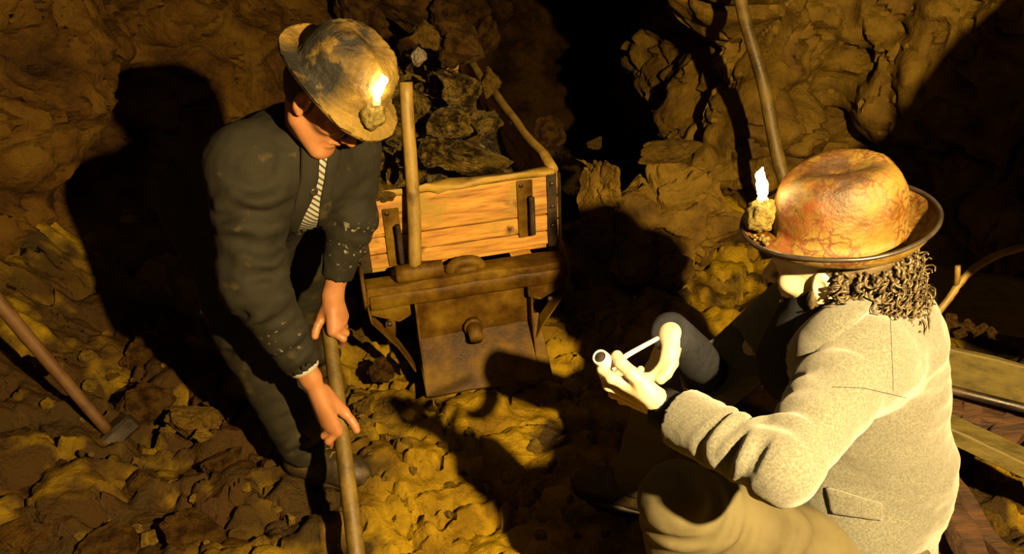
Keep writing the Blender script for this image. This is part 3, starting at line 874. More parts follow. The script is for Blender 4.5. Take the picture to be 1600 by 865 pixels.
# added rock, out of view beside the lamp, shading the upper right wall
ov = np.array([(1.06, 1.36, 1.24), (1.10, 1.30, 1.00), (1.16, 1.45, 1.42), (1.34, 1.36, 1.70), (1.32, 1.22, 1.0), (1.3, 1.48, .92), (2.7, 1.05, .75), (2.7, 1.75, .75), (2.7, 1.0, 2.7), (2.7, 1.8, 2.7), (1.9, 1.1, 2.5), (1.9, 1.6, 2.6)])
bm = bmesh.new()
for q in ov: bm.verts.new(q)
bmesh.ops.convex_hull(bm, input=bm.verts)
bmesh.ops.delete(bm, geom=[q for q in bm.verts if not q.link_faces], context='VERTS')
bmesh.ops.triangulate(bm, faces=bm.faces)
for _ in range(4): bmesh.ops.subdivide_edges(bm, edges=bm.edges, cuts=1, use_grid_fill=True)
v, f = bm_out(bm)
v = v + nrm_rows(v - v.mean(0)) * (.05 * fbm(v * 5, 4))[:, None]
tag(obj('shade_rock_1', (v, f), M['rock'], angle=40), 'added rock out of view that shades the right wall', None, None, 'structure')
# timber heap at the right
def plank(a, b, wd, th, mat, label, up=(0, 0, 1), name='plank', seed=1, cat='plank', jit=.003):
    o = obj(name, beam(a, b, wd, th, up, .004, 12, jit, seed), M[mat], angle=40)
    return tag(o, label, cat)
e1 = at(1440, 565, 1.96); e2 = at(1680, 625, 1.80)
plank(e1, e2, .022, .135, 'board', 'pale board on edge behind the back of the crouching man', seed=2)
plank(at(1420, 640, 1.78), at(1680, 758, 1.60), .075, .045, 'board', 'squared pale beam lying below the pipe in the timber heap', seed=3, cat='beam')
plank(at(1440, 455, 2.45), at(1700, 500, 2.25), .03, .20, 'board', 'wide shaded board at the back of the timber heap', seed=4)
plank(at(1440, 625, 1.90), at(1660, 672, 1.82), .12, .05, 'rotten', 'reddish rotten board under the pale board', seed=5)
plank(at(1425, 690, 1.83), at(1540, 905, 1.50), .060, .05, 'rotten', 'split red timber slanting down beside the grey jacket', seed=6, jit=.008)
plank(at(1468, 735, 1.80), at(1590, 905, 1.52), .045, .05, 'rotten', 'rightmost of the two slanting red timbers', seed=7, jit=.008)
plank(at(1518, 640, 1.86), at(1514, 668, 1.80), .05, .05, 'rotten', 'short wood block standing between board and beam', seed=8, cat='block')
plank(at(1590, 660, 1.82), at(1565, 690, 1.76), .07, .05, 'rotten', 'brown wood block at the right edge under the pipe', seed=9, cat='block')
pi_ = obj('iron_pipe', tube(line(at(1440, 597, 1.90), at(1660, 652, 1.74), 10), .013, 12, .03, 3), M['iron_dark'])
tag(pi_, 'dark iron pipe lying along the foot of the pale board', 'pipe')
br = [at(1448, 512, 2.05), at(1470, 482, 2.06), at(1486, 462, 2.07), at(1500, 440, 2.08), at(1522, 418, 2.10), at(1556, 398, 2.13), at(1600, 385, 2.18), at(1660, 380, 2.25)]
bt = root('branch', br[0], 'curved bare branch rising over the timber heap', 'branch')
obj('stem', tube(chaikin(br, 2), .0105, 10, .12, 2), M['handle'], bt, br[0])
obj('twig', tube([at(1494, 449, 2.08), at(1496, 430, 2.075), at(1497, 415, 2.07)], [.010, .008, .007], 8, .1, 1), M['handle'], bt, br[0])
for i, (px, py, s) in enumerate([(1488, 500, .030), (1512, 508, .026), (1530, 515, .032), (1500, 520, .024), (1476, 512, .026), (1548, 520, .022)]):
    put_rock('stone', i, 'rock', at(px, py, 2.03), (s, s * .9, s * .8), rs.uniform(0, 6.28, 3), 'small brown stone lying behind the pale board', 'stone', 'stones behind the pale board')
for i, (px, py, s) in enumerate([(1530, 760, .07), (1575, 790, .08), (1550, 830, .06), (1590, 735, .05)]):
    put_rock('clay_clod', i + 2, 'rock_pale', ground(px, py) + V(0, 0, .02), (s, s * .9, s * .6), rs.uniform(0, 6.28, 3), 'clay clod lying right of the slanting red timbers', 'clod', 'clods beside the red timbers')
hz = chaikin([at(1440, 330, 2.75), at(1500, 300, 2.75), at(1545, 292, 2.75), at(1590, 310, 2.72), at(1640, 360, 2.7)], 2)
tag(obj('hose', tube(hz, .006, 8), M['iron_dark']), 'thin dark hose looped on the shaded rock wall', 'hose')

# ------------------------------------------------------------------ people
def ortho(Fv, Uv):
    Fv = nrm(Fv); Lf = nrm(np.cross(Uv, Fv)); Uv = np.cross(Fv, Lf)
    return np.stack([Lf, Fv, Uv])            # rows: left, forward, up
def head_sdf(c, Fr, beard=0.0):
    def f(P):
        q = (P - c) @ Fr.T
        d = ell(q, V(0, -.012, .028), (.076, .098, .096))
        d = su(d, ell(q, V(0, .028, -.045), (.057, .062, .078)), .03)
        d = su(d, sph(q, V(0, .074, -.103), .021), .025)
        for s in (-1, 1):
            d = su(d, cap(q, V(s * .052, .0, -.065), V(s * .018, .068, -.103), .022, .020), .02)
            d = su(d, ell(q, V(s * .046, .058, -.018), (.022, .026, .02)), .02)
        d = su(d, cap(q, V(-.036, .080, .026), V(.036, .080, .026), .013, .013), .012)
        for s in (-1, 1):
            d = ss(d, sph(q, V(s * .031, .102, .004), .017), .012)
            d = np.minimum(d, sph(q, V(s * .031, .077, .004), .0125))
            d = su(d, cap(q, V(s * .018, .086, .012), V(s * .044, .080, .011), .004, .004), .004)
        d = su(d, cap(q, V(0, .090, .012), V(0, .116, -.028), .008, .0125), .010)
        for s in (-1, 1):
            d = su(d, sph(q, V(s * .0125, .103, -.032), .0085), .007)
        d = su(d, cap(q, V(-.021, .084, -.058), V(0, .092, -.056), .0055, .007), .006)
        d = su(d, cap(q, V(.021, .084, -.058), V(0, .092, -.056), .0055, .007), .006)
        d = su(d, cap(q, V(-.018, .084, -.071), V(.018, .084, -.071), .006, .006), .010)
        d = ss(d, cap(q, V(-.022, .090, -.0645), V(.022, .090, -.0645), .0022, .0022), .003)
        for s in (-1, 1):
            e = ell(q, V(s * .079, -.006, -.006), (.011, .020, .033))
            e = ss(e, ell(q, V(s * .090, -.003, -.003), (.008, .011, .019)), .005)
            d = su(d, e, .006)
            d = su(d, sph(q, V(s * .078, .004, -.032), .008), .006)
        return d
    return f
def hand_sdf(wr, el, kn, fings, thumb, rw=.027, rf=.0092, rel=.040, pr_=.0125):
    """wr wrist, el elbow, kn knuckles, fings list of joint chains after the knuckle, thumb chain from its base"""
    def f(P):
        d = cap(P, wr, el, rw, rel)
        pm = None
        for i, k in enumerate(kn):
            w0 = wr + (k - np.mean(kn, 0)) * .45
            e = cap(P, w0, k, .0165, pr_)
            pm = e if pm is None else su(pm, e, .012)
        pm = su(pm, cap(P, wr * .6 + thumb[0] * .4, thumb[0], .019, .015), .016)
        d = su(d, pm, .02)
        fr = [1.0, 1.02, .97, .88]
        for i, (k, ch) in enumerate(zip(kn, fings)):
            pts = [k] + list(ch); m = len(pts)
            rr = np.linspace(rf * 1.12, rf * .84, m) * fr[i]
            e = chain(P, pts, rr, .002)
            for j in range(1, m - 1):
                e = su(e, sph(P, pts[j], rr[j] * 1.05), .003)
            d = su(d, e, .0045)
        e = chain(P, thumb, np.linspace(.0130, .0105, len(thumb)), .003)
        d = su(d, e, .008)
        return d
    return f
def bounds(pts, pad):
    p = np.asarray(pts); return p.min(0) - pad, p.max(0) + pad
def nails(parent, org, tips):
    for (t, p, nn) in tips:
        pass

def hat_mesh(c, Fr, ca, cb, h, ba, bb, curl, dent, seed, mud, nth=120, sag=0.0, tilt_brim=None):
    """felt hat: crown with a dent, curled brim, turned under at the edge; Fr rows left, forward, up"""
    th = np.arange(nth) / nth * 2 * math.pi
    prof = []
    for a in np.linspace(0.02, 1, 24):                        # crown: top centre to base
        al = a * math.pi / 2
        prof.append(('c', math.sin(al) ** .62, math.cos(al) ** .62))
    for t in np.linspace(.04, 1, 16):
        prof.append(('b', t, 0))
    for t in (1.012, 1.0, .985):
        prof.append(('e', t, 0))
    for t in np.linspace(.95, 0, 8):
        prof.append(('u', t, 0))
    vs_ = []
    for kd, u, v in prof:
        cs, sn = np.cos(th), np.sin(th)                       # cs forward, sn left
        if kd == 'c':
            rx, ry = ca * u, cb * u
            taper = 1 - .07 * v
            y = rx * cs * taper; x = ry * sn * taper; z = np.full(nth, h * v)
            z = z + dent(x, y, u, v)
        else:
            t = min(u, 1.0)
            rr = ca + (ba - ca) * t; rl = cb + (bb - cb) * t
            y = rr * cs; x = rl * sn
            z = curl(cs, sn, t)
            if kd == 'b': z = z + .010 * math.exp(-t * 14)
            if kd == 'e': z = z + (.004 if u > 1.005 else (.000 if u == 1.0 else -.005)); 
            if kd == 'e' and u > 1.005: y = y * 1.01; x = x * 1.01
            if kd == 'u': z = z - .007
        q = np.stack([x, y, z], 1)
        k = np.clip(u if kd == 'c' else 1, 0, 1)
        nz = mud * (fbm(q * 22 + seed, 4) + .5 * np.abs(noise(q * 55 + seed)))
        q = q + nrm_rows(q + V(0, 0, .02)) * nz[:, None] * (1 if kd in 'cb' else .3)
        vs_.append(q)
    v = np.concatenate(vs_)
    m = len(prof); f = []
    for i in range(m - 1):
        for k in range(nth):
            f.append((i * nth + k, (i + 1) * nth + k, (i + 1) * nth + (k + 1) % nth, i * nth + (k + 1) % nth))
    f.append(tuple(range(nth)))
    return v @ Fr + c, f
def flame_mesh(b, up, h, r, bend):
    pr = []
    for t in np.linspace(0, 1, 12):
        rr = r * (math.sin(math.pi * (t ** .62)) ** .9 * (1 - .45 * t)) if 0 < t < 1 else .0006
        pr.append((max(rr, .0006), t))
    p = np.stack([b + up * h * t + np.asarray(bend) * (t * t) for _, t in pr])
    return tube(p, [max(q[0], .0006) for q in pr], 12)
def flame_sdf(b, up, lean):
    a1 = b + up * .012; a2 = b + up * .026 + lean * .02; a3 = b + up * .044 + lean * .10; a4 = b + up * .058 + lean * .02
    f = lambda P: su(su(cap(P, a1, a2, .0095, .0100), cap(P, a2, a3, .0075, .0080), .006), cap(P, a3, a4, .0068, .0018), .004)
    lo, hi = bounds([b, a1, a2, a3, a4], .016)
    return nets(f, lo, hi, .0012)
def lump(c, r, seed, amp=.35, n=3):
    bm = bmesh.new(); bmesh.ops.create_icosphere(bm, subdivisions=n + 1, radius=1)
    v, f = bm_out(bm)
    v = v * (1 + amp * fbm(v * 1.9 + seed, 4)[:, None] + .10 * noise(v * 6 + seed)[:, None])
    return v * np.asarray(r) + np.asarray(c), f
def boot(parent, org, ank, dirv, mat, toe=.17, s=1.0):
    d = nrm(V(dirv[0], dirv[1], 0)); sd = V(-d[1], d[0], 0)
    gz = ank[2] - .095
    b = V(ank[0], ank[1], gz)
    def f(P):
        e = cap(P, b + V(0, 0, .05) - d * .03, b + V(0, 0, .16), .048, .05)
        e = su(e, ell((P - (b + d * .06 + V(0, 0, .042))), V(0, 0, 0), (.12, .05, .055), np.stack([d, sd, V(0, 0, 1)])), .04)
        e = su(e, ell((P - (b + d * .135 + V(0, 0, .038))), V(0, 0, 0), (.065, .05, .042), np.stack([d, sd, V(0, 0, 1)])), .03)
        e = np.maximum(e, (gz + .006) - P[:, 2])
        return e + .003 * noise(P * 40)
    lo, hi = bounds([b - V(.1, .1, 0), b + V(.1, .1, .2), b + d * .22 + sd * .08, b + d * .22 - sd * .08], .03)
    o = obj('boot', nets(f, lo, hi, .005), M[mat], parent, org)
    sole = []
    a = np.linspace(0, 2 * math.pi, 28, endpoint=False)
    px = np.where(np.cos(a) > 0, .135 * np.cos(a) + .065, .09 * np.cos(a) + .02)
    py = .052 * np.sin(a) * (1 - .12 * np.cos(a + .6))
    ring = b + np.outer(px, d) + np.outer(py, sd)
    vv = np.concatenate([ring + V(0, 0, -.004), ring + V(0, 0, .014)])
    ff = [tuple(range(27, -1, -1)), tuple(range(28, 56))] + [(i, (i + 1) % 28, 28 + (i + 1) % 28, 28 + i) for i in range(28)]
    obj('sole', (vv, ff), M['iron_dark'], o)
    bpy.data.objects[o.name].children[0].data.transform(Matrix.Translation(-Vector(org)))
    for k in range(4):
        t = .02 + .025 * k
        q = b + d * (t + .035) + V(0, 0, .112 - .34 * t)
        obj('lace', tube([q - sd * .026 - V(0, 0, .012), q + V(0, 0, .003), q + sd * .026 - V(0, 0, .012) + d * .012], .0028, 6), M['cuff'] if False else M['handle_mud'], o, org)
    return o

# ================================================================== the bending man
def bending_man():
    shR, shL = at(385, 258, 1.90), at(545, 228, 2.13)
    mid = (shR + shL) / 2
    pel = V(-.83, 2.31, .74)
    Tx = nrm(mid - pel); Sx = nrm(shL - shR); Fw = nrm(np.cross(Sx, Tx))
    elR, wrR = at(396, 442, 1.80), at(484, 588, 1.80)
    elL, wrL = at(549, 338, 2.07), at(520, 458, 2.035)
    hip = pel - Sx * .085, pel + Sx * .085
    knR = at(388, 512, 2.03); anR = at(476, 700, 1.985)
    anR[2] = fh(anR[0], anR[1])[0] + .09
    knL = V(-.70, 2.50, .44); anL = V(-.78, 2.62, .10)
    org = V(-.66, 2.10, 0)
    p = root('person', org, 'man bending over a shovel in a dark jacket and muddy candle hat', 'person')
    # head
    hc = at(508, 152, 1.92)
    Fr = ortho(V(.66, -.36, -.66), V(.60, -.16, .75))
    hf = head_sdf(hc, Fr)
    nk = mid + Tx * .05
    def headneck(P):
        return su(hf(P), cap(P, hc - Fr[2] * .05 - Fr[1] * .02, nk - Fw * .025, .053, .050), .03)
    lo, hi = bounds([hc - .13, hc + .13, nk], .06)
    m_head = nets(headneck, lo, hi, .0034)
    # hands on the shovel handle
    def grip(px, py, sgn, wr, el):
        # point of the handle axis nearest to the picture point
        d = nrm(ray(px, py)); n = np.cross(d, SH); n2 = np.cross(d, n)
        t = ((CAM - sa) @ n2) / (SH @ n2)
        c = sa + SH * t
        e2 = -SH; e3 = nrm((CAM - c) - e2 * ((CAM - c) @ e2)); e1 = np.cross(e2, e3)
        def g(x, y, z):
            return c + (e1 * x * sgn * 1.08 + e2 * y * 1.15 + e3 * z * 1.03) * .01
        kn = [g(-.9, -3.6, 3.2), g(-2.4, -2.6, 3.3), g(-3.5, -1.2, 2.8), g(-4.1, .4, 2.1)]
        fg = []
        for (ky, ln) in ((-4.9, 1.0), (-3.2, 1.05), (-1.5, 1.0), (.1, .9)):
            fg.append([g(-4.0 * ln, ky - .3, .5), g(-2.9 * ln, ky - .5, -2.4), g(-.4, ky - .4, -3.3)])
        fg[0][0] = g(-3.3, -5.3, 1.6); fg[1][0] = g(-4.1, -3.7, .9)
        th = [g(1.2, .6, 3.2), g(2.6, -1.4, 3.0), g(3.4, -2.9, 2.6), g(3.7, -3.9, 2.2)]
        return hand_sdf(wr, el, kn, fg, th, .028, .0108, .043, .0165), np.concatenate([np.array(kn), np.array(th), np.concatenate([np.array(q) for q in fg])])
    fR, pR = grip(521, 655, 1, wrR, elR)
    fL, pL = grip(516, 503, -1, wrL, elL)
    ms = [m_head]
    for f, pts, wr, el in ((fR, pR, wrR, elR), (fL, pL, wrL, elL)):
        lo, hi = bounds(list(pts) + [wr, wr + (el - wr) * .45], .03)
        cut = lambda P, f=f, wr=wr, el=el: np.maximum(f(P), (P - (wr + (el - wr) * .40)) @ nrm(el - wr))
        ms.append(nets(cut, lo, hi, .0032))
    core = lambda P: su(su(chain(P, [pel, mid - Tx * .05 - Fw * .03, nk - Tx * .03 - Fw * .02], [.12, .09, .05], .03), np.minimum(chain(P, [hip[0], knR, anR], [.08, .06, .045]), chain(P, [hip[1], knL, anL], [.08, .06, .045])), .03),
                        np.minimum(chain(P, [shR, elR, wrR + (elR - wrR) * .2], [.055, .042, .03]), chain(P, [shL, elL, wrL + (elL - wrL) * .2], [.055, .042, .03])), .03)
    lo, hi = bounds([pel, mid, nk, anR, anL, shR, shL, wrR, wrL, elR], .16)
    ms.append(nets(core, lo, hi, .014))
    obj('body', join(*ms), M['skin'], p, org)
    # jacket
    fd = nrm(V(.3, -.8, .2))
    def torso(P):
        bk = -Fw
        d = cap(P, pel - Tx * .05, pel + Tx * .18, .185, .165)
        d = su(d, cap(P, pel + Tx * .18, mid - Tx * .06 + Fw * .01, .165, .160), .06)
        d = su(d, cap(P, shR * .93 + shL * .07 - Tx * .02, shL * .93 + shR * .07 - Tx * .02, .098, .092), .07)
        d = su(d, cap(P, mid - Fw * .02, nk + Tx * .015 - Fw * .01, .095, .074), .05)
        d = d + .016 * noise(P * (7, 7, 4) + 3) + .010 * noise(P * 14)
        return d
    def jacket(P):
        d = torso(P)
        ou = nrm(V(.5, -.8, .1))
        a1 = cap(P, shR, elR, .098, .080, [(.75, .4, .018, .075, ou, 2.6), (.2, .35, .016, .10, ou, -2.2)])
        a2 = cap(P, elR, wrR + (elR - wrR) * .13, .080, .050, [(.12, .3, .016, .065, ou, 2.8), (.65, .3, .010, .07, ou, 2.0)])
        a = su(a1, a2, .035)
        b1 = cap(P, shL, elL, .085, .066, [(.8, .4, .009, .06, ou, 1.5)])
        b2 = cap(P, elL, wrL + (elL - wrL) * .22, .066, .043, [(.2, .35, .009, .05, ou, 1.5)])
        b = su(b1, b2, .03)
        # jacket skirt hanging below the belly
        sk = cap(P, pel + Tx * .16 + Fw * .05, pel + Tx * .02 + Fw * .13 - V(0, 0, .06), .13, .11)
        d = su(d, sk, .06)
        d = su(d, a, .045); d = su(d, b, .04)
        d = d + .0035 * noise(P * 38)
        # open sleeve ends
        for wr, el, r in ((wrR, elR, .042), (wrL, elL, .034)):
            u = nrm(wr - el); e = wr + (el - wr) * (.13 if wr is wrR else .22)
            d = np.maximum(d, np.where(np.linalg.norm(P - e, axis=1) < .12, (P - e) @ u, -1))
            d = ss(d, cap(P, e - u * .05, e + u * .05, r, r), .006)
        return d
    lo, hi = bounds([pel, mid, nk, shR, shL, wrR, wrL, elR, elL, pel - Tx * .1], .22)
    sp = [((.30, .28, .20), 62, .61, .65, at(552, 385, 2.00) - org, .085), ((.24, .21, .14), 60, .60, .65, at(440, 535, 1.74) - org, .06),
          ((.075, .055, .014), 18, .64, .78, None, 0)]
    M['jacket_dark'] = material('dark_olive_wool', [(.3, (.010, .009, .005)), (.5, (.016, .0145, .0078)), (.7, (.023, .0205, .011))], scale=9, rough=(.75, .92), bump=.35, bscale=220, bdist=.002, spec=.25, spots=sp)
    jk = obj('jacket', nets(jacket, lo, hi, .0062), M['jacket_dark'], p, org)
    obj('shirt', sheet(torso, [(497, 232), (493, 275), (484, 305), (468, 342), (455, 372), (447, 404)], [(513, 232), (505, 275), (499, 305), (495, 345), (482, 372), (452, 406)], 10, 40, .003, .004), M['shirt'], p, org)
    obj('lapel', sheet(torso, [(470, 190), (470, 240), (468, 280), (458, 320), (444, 360), (438, 400)], [(499, 228), (496, 275), (487, 305), (471, 342), (458, 372), (449, 406)], 8, 36, .004, .006, .003), M['jacket_dark'], jk, org)
    obj('lapel', sheet(torso, [(512, 226), (505, 275), (499, 305), (495, 345), (484, 372), (456, 408)], [(530, 232), (522, 270), (516, 300), (512, 340), (504, 375), (478, 415)], 8, 30, .004, .006, .003), M['jacket_dark'], jk, org)
    bq = hit(torso, np.array([487.]), np.array([296.]))[0]; bn = grad(torso, bq[None])[0]
    bx_, by_, bz_ = frame_from(bn)
    obj('button', lathe([(.011, .008), (.011, .014), (.008, .016), (.002, .014)], 14, bq, np.stack([bx_, by_, bz_], 1)), M['button'], jk, org)
    u = nrm(wrR - elR)
    e = wrR + (elR - wrR) * .13
    obj('shirt_cuff', tube([e - u * .01, e + u * .004, e + u * .012, e + u * .013], [.041, .041, .040, .030], 24), M['cuff'], p, org)
    # trousers
    def trous(P):
        ou = nrm(V(.6, -.8, .1))
        d = cap(P, hip[0], hip[1], .135, .135)
        d = su(d, cap(P, hip[0], knR, .125, .098, [(.9, .3, .014, .07, ou, 2.2)]), .05)
        d = su(d, cap(P, knR, anR + V(0, 0, .005), .098, .082, [(.1, .3, .016, .07, ou, 2.4), (.85, .25, .014, .06, ou, 2.2)]), .03)
        e = su(cap(P, hip[1], knL, .12, .095), cap(P, knL, anL, .095, .08), .03)
        d = np.minimum(d, e)
        d = d + .010 * noise(P * (9, 9, 5) + 8) + .003 * noise(P * 30)
        d = np.maximum(d, np.minimum(anR[2] - .02, anL[2]) - P[:, 2])
        return d
    lo, hi = bounds([hip[0], hip[1], knR, knL, anR, anL], .17)
    M['trousers_dark'] = material('dark_green_grey_trousers', [(.3, (.013, .0115, .006)), (.5, (.022, .0195, .010)), (.7, (.031, .028, .014))], scale=9, rough=(.75, .92), bump=.35, bscale=200, bdist=.002, spec=.25,
                                  spots=[((.075, .055, .014), 14, .60, .74, None, 0)])
    obj('trousers', nets(trous, lo, hi, .0075), M['trousers_dark'], p, org)
    boot(p, org, anR + V(.015, -.02, 0), (.95, -.25), 'boot')
    boot(p, org, anL, (.7, -.6), 'boot')
    # hair under the hat
    def hairf(P):
        q = (P - hc) @ Fr.T
        d = ell(q, V(0, -.018, .020), (.081, .102, .098)) + .003 * noise(P * 120)
        return np.maximum(d, np.minimum(q[:, 1] - .02, 1) * .8 + np.maximum(0, -q[:, 2] - .03) * .6)
    lo, hi = bounds([hc], .13)
    obj('hair', nets(hairf, lo, hi, .005), M['hair_dark'], p, org)
    # hat
    bc = hc + Fr[2] * .062 + Fr[1] * .004
    fcol = at(588, 160, 1.84)
    M['hat_mud'] = material('mud_caked_dark_felt', [(.3, (.08, .045, .006)), (.46, (.20, .125, .015)), (.6, (.30, .195, .026)), (.75, (.13, .075, .009))], scale=11, rough=(.5, .8), bump=.9, bscale=60, bdist=.010,
                            spots=[((.012, .010, .005), 14, .36, .46, at(487, 95, 1.82) - org, .12), ((.014, .011, .006), 22, .44, .54, at(530, 50, 1.88) - org, .10)])
    curl = lambda cs, sn, t: (-.020 * t * t * (cs > -2) * (.5 + .5 * cs) + .010 * t * t * np.abs(sn) + .006 * np.sin(3 * np.arctan2(sn, cs)) * t)
    dent = lambda x, y, u_, v_: -.016 * math.exp(-(u_ / .6) ** 2) * np.exp(-(x / .03) ** 2)
    hm = hat_mesh(bc, Fr, .118, .106, .130, .165, .146, curl, dent, 4, .010)
    ht = obj('hat', hm, M['hat_mud'], p, org)
    ht['label'] = 'mud-caked felt hat with a lit candle stuck on its front'
    cb_ = bc + Fr[1] * .118 + Fr[2] * .034 + Fr[0] * -.035
    cu = nrm(V(.25, -.2, .95))
    obj('clay_lump', lump(cb_ - Fr[2] * .01, (.030, .030, .034), 3, .28), M['clay'], ht, org)
    obj('candle', tube([cb_ - cu * .01, cb_ + cu * .03, cb_ + cu * .036], [.0105, .0105, .006], 14), M['wax'], ht, org)
    obj('flame', flame_sdf(cb_ + cu * .034, cu, V(.10, 0, 0)), M['flame'], ht, org)
bending_man()

# ================================================================== the crouching man
def crouching_man():
    org = V(.66, 1.38, 0)
    p = root('person', org, 'man crouching in a grey tweed jacket, seen from behind, holding a clay pipe', 'person')
    hc = at(1297, 412, 1.37)
    Fr = ortho(V(-.80, .50, -.20), V(-.12, -.04, 1.0))
    hf = head_sdf(hc, Fr)
    sl_ = V(.59, 1.20, .885); sr_ = V(.68, 1.54, .87)
    mid = (sl_ + sr_) / 2
    pel = V(.755, 1.385, .33)
    nk = V(.625, 1.365, .975)
    elL = at(1222, 732, .985); wrL = at(1040, 640, 1.175)
    elR = V(.47, 1.60, .58); wrR = at(1050, 522, 1.375)
    hipL, hipR = V(.735, 1.22, .35), V(.775, 1.47, .34)
    knL = at(1062, 786, 1.19); anL = V(.38, 1.17, .10)
    knR = V(.40, 1.74, .43); anR = V(.36, 1.80, .10)
    def headneck(P):
        return su(hf(P), cap(P, hc - Fr[2] * .06 - Fr[1] * .02, nk, .052, .060), .03)
    lo, hi = bounds([hc - .12, hc + .12, nk], .06)
    ms = [nets(headneck, lo, hi, .003)]
    A = lambda *q: [at(k[0], k[1], k[2] - .11) for k in q]
    knu = A((977, 600, 1.315), (976, 611, 1.335), (982, 621, 1.357), (993, 628, 1.378))
    fg = [A((955, 590, 1.308), (941, 577, 1.325), (946, 561, 1.345)), A((951, 602, 1.338), (944, 584, 1.368), (960, 570, 1.385)),
          A((959, 614, 1.368), (956, 592, 1.398), (980, 571, 1.395)), A((972, 624, 1.388), (974, 600, 1.408), (1001, 577, 1.395))]
    th = A((1006, 600, 1.297), (987, 583, 1.305), (970, 567, 1.322), (964, 556, 1.338))
    fL = hand_sdf(wrL, elL, knu, fg, th, .027, .0098, .042)
    knu2 = A((1041, 560, 1.435), (1036, 562, 1.455), (1031, 559, 1.473), (1027, 555, 1.488))
    fg2 = [A((1030, 579, 1.425), (1017, 589, 1.415), (1004, 588, 1.41)), A((1024, 582, 1.44), (1011, 594, 1.43), (1000, 596, 1.425)),
           A((1019, 578, 1.46), (1008, 590, 1.45), (1000, 594, 1.445)), A((1016, 572, 1.478), (1007, 583, 1.47), (1001, 588, 1.465))]
    th2 = A((1049, 549, 1.445), (1050, 567, 1.425), (1041, 583, 1.412), (1032, 592, 1.405))
    fR = hand_sdf(wrR, elR, knu2, fg2, th2, .026, .0098, .040)
    for f, pts, wr, el in ((fL, knu + sum(fg, []) + th, wrL, elL), (fR, knu2 + sum(fg2, []) + th2, wrR, elR)):
        lo, hi = bounds(list(pts) + [wr, wr + (el - wr) * .45], .03)
        cut = lambda P, f=f, wr=wr, el=el: np.maximum(f(P), (P - (wr + (el - wr) * .40)) @ nrm(el - wr))
        ms.append(nets(cut, lo, hi, .0026))
    core = lambda P: su(su(chain(P, [pel, mid + V(.055, 0, -.05), nk + V(.02, 0, -.03)], [.11, .085, .045], .03), np.minimum(chain(P, [hipL, knL, anL], [.07, .055, .045]), chain(P, [hipR, knR, anR], [.07, .055, .045])), .03),
                        np.minimum(chain(P, [sl_, elL, wrL + (elL - wrL) * .25], [.05, .042, .03]), chain(P, [sr_ + V(.02, 0, -.01), elR, wrR + (elR - wrR) * .25], [.045, .036, .026])), .02)
    lo, hi = bounds([pel, mid, nk, anR, anL, sl_, sr_, wrR, wrL, elL, knL, knR], .15)
    ms.append(nets(core, lo, hi, .014))
    obj('body', join(*ms), M['skin_pale'], p, org)
    # jacket
    def torso(P):
        d = cap(P, V(.770, 1.375, .26), V(.745, 1.375, .52), .175, .165)
        d = su(d, cap(P, V(.745, 1.375, .52), V(.700, 1.37, .80), .168, .145), .06)
        d = su(d, cap(P, sl_ * .9 + sr_ * .1 + V(.02, 0, -.01), sr_ * .9 + sl_ * .1 + V(.02, 0, -.01), .098, .098), .08)
        d = su(d, cap(P, V(.69, 1.37, .86), nk + V(.01, 0, -.015), .105, .072), .05)
        d = d + .012 * noise(P * (6, 6, 9) + 3) + .007 * noise(P * (11, 11, 20)) + .009 * np.abs(noise(P @ np.array([[9., 4, 0], [-4, 9, 6], [0, 3, 24]])))
        return d
    def sleeve(P):
        ou = nrm(V(-.6, -.5, .6))
        a1 = cap(P, sl_ + V(.01, .01, -.005), elL, .080, .050, [(.90, .35, .010, .060, ou, 2.6), (.25, .35, .011, .07, V(-.9, .0, .3), 2.0)])
        a2 = cap(P, elL, wrL + (elL - wrL) * .16, .051, .054, [(.15, .28, .013, .050, ou, 3.0), (.50, .16, .008, .055, ou, -2.6), (.35, .3, .007, .031, V(-.3, .2, 1), 2.0)])
        return su(a1, a2, .03)
    def jacket(P):
        d = torso(P)
        d = su(d, sleeve(P), .032)
        b = su(cap(P, sr_, elR, .085, .068), cap(P, elR, wrR + (elR - wrR) * .80, .066, .062), .03)
        d = su(d, b, .04)
        # tail of the jacket over the thigh
        d = su(d, cap(P, V(.71, 1.25, .44), V(.70, 1.21, .28), .10, .12), .05)
        d = d + .0016 * noise(P * 60)
        for wr, el, r, k_ in ((wrL, elL, .040, .16), (wrR, elR, .046, .80)):
            u = nrm(wr - el); e = wr + (el - wr) * k_
            d = np.maximum(d, np.where(np.linalg.norm(P - e, axis=1) < .12, (P - e) @ u, -1))
            d = ss(d, cap(P, e - u * .06, e + u * .05, r, r), .006)
        d = np.maximum(d, .20 - P[:, 2])
        return d
    lo, hi = bounds([pel, mid, nk, sl_, sr_, wrL, wrR, elL, elR, V(.77, 1.38, .2)], .2)
    lo[2] = .18
    jk = obj('jacket', nets(jacket, lo, hi, .0052), M['tweed'], p, org)
    obj('collar', sheet(torso, [(1362, 446), (1325, 470), (1296, 493), (1266, 517), (1240, 548), (1218, 590)], [(1408, 440), (1372, 480), (1342, 506), (1311, 534), (1283, 566), (1252, 604)], 10, 50, .010, .010, .004), M['tweed'], jk, org)
    obj('pocket_flap', sheet(jacket, [(1292, 760), (1300, 800)], [(1378, 786), (1376, 812)], 14, 8, .002, .006, .002), M['tweed'], jk, org)
    sp_ = hit(jacket, np.linspace(1390, 1396, 24), np.linspace(470, 610, 24))
    obj('seam', tube(sp_ - grad(jacket, sp_) * .0002, .0006, 6), M['navy'], jk, org)
    sq = np.stack([np.interp(np.linspace(0, 1, 24), [0, .5, 1], [1300, 1350, 1420]), np.interp(np.linspace(0, 1, 24), [0, .5, 1], [604, 606, 622])], 1)
    sp_ = hit(jacket, sq[:, 0], sq[:, 1])
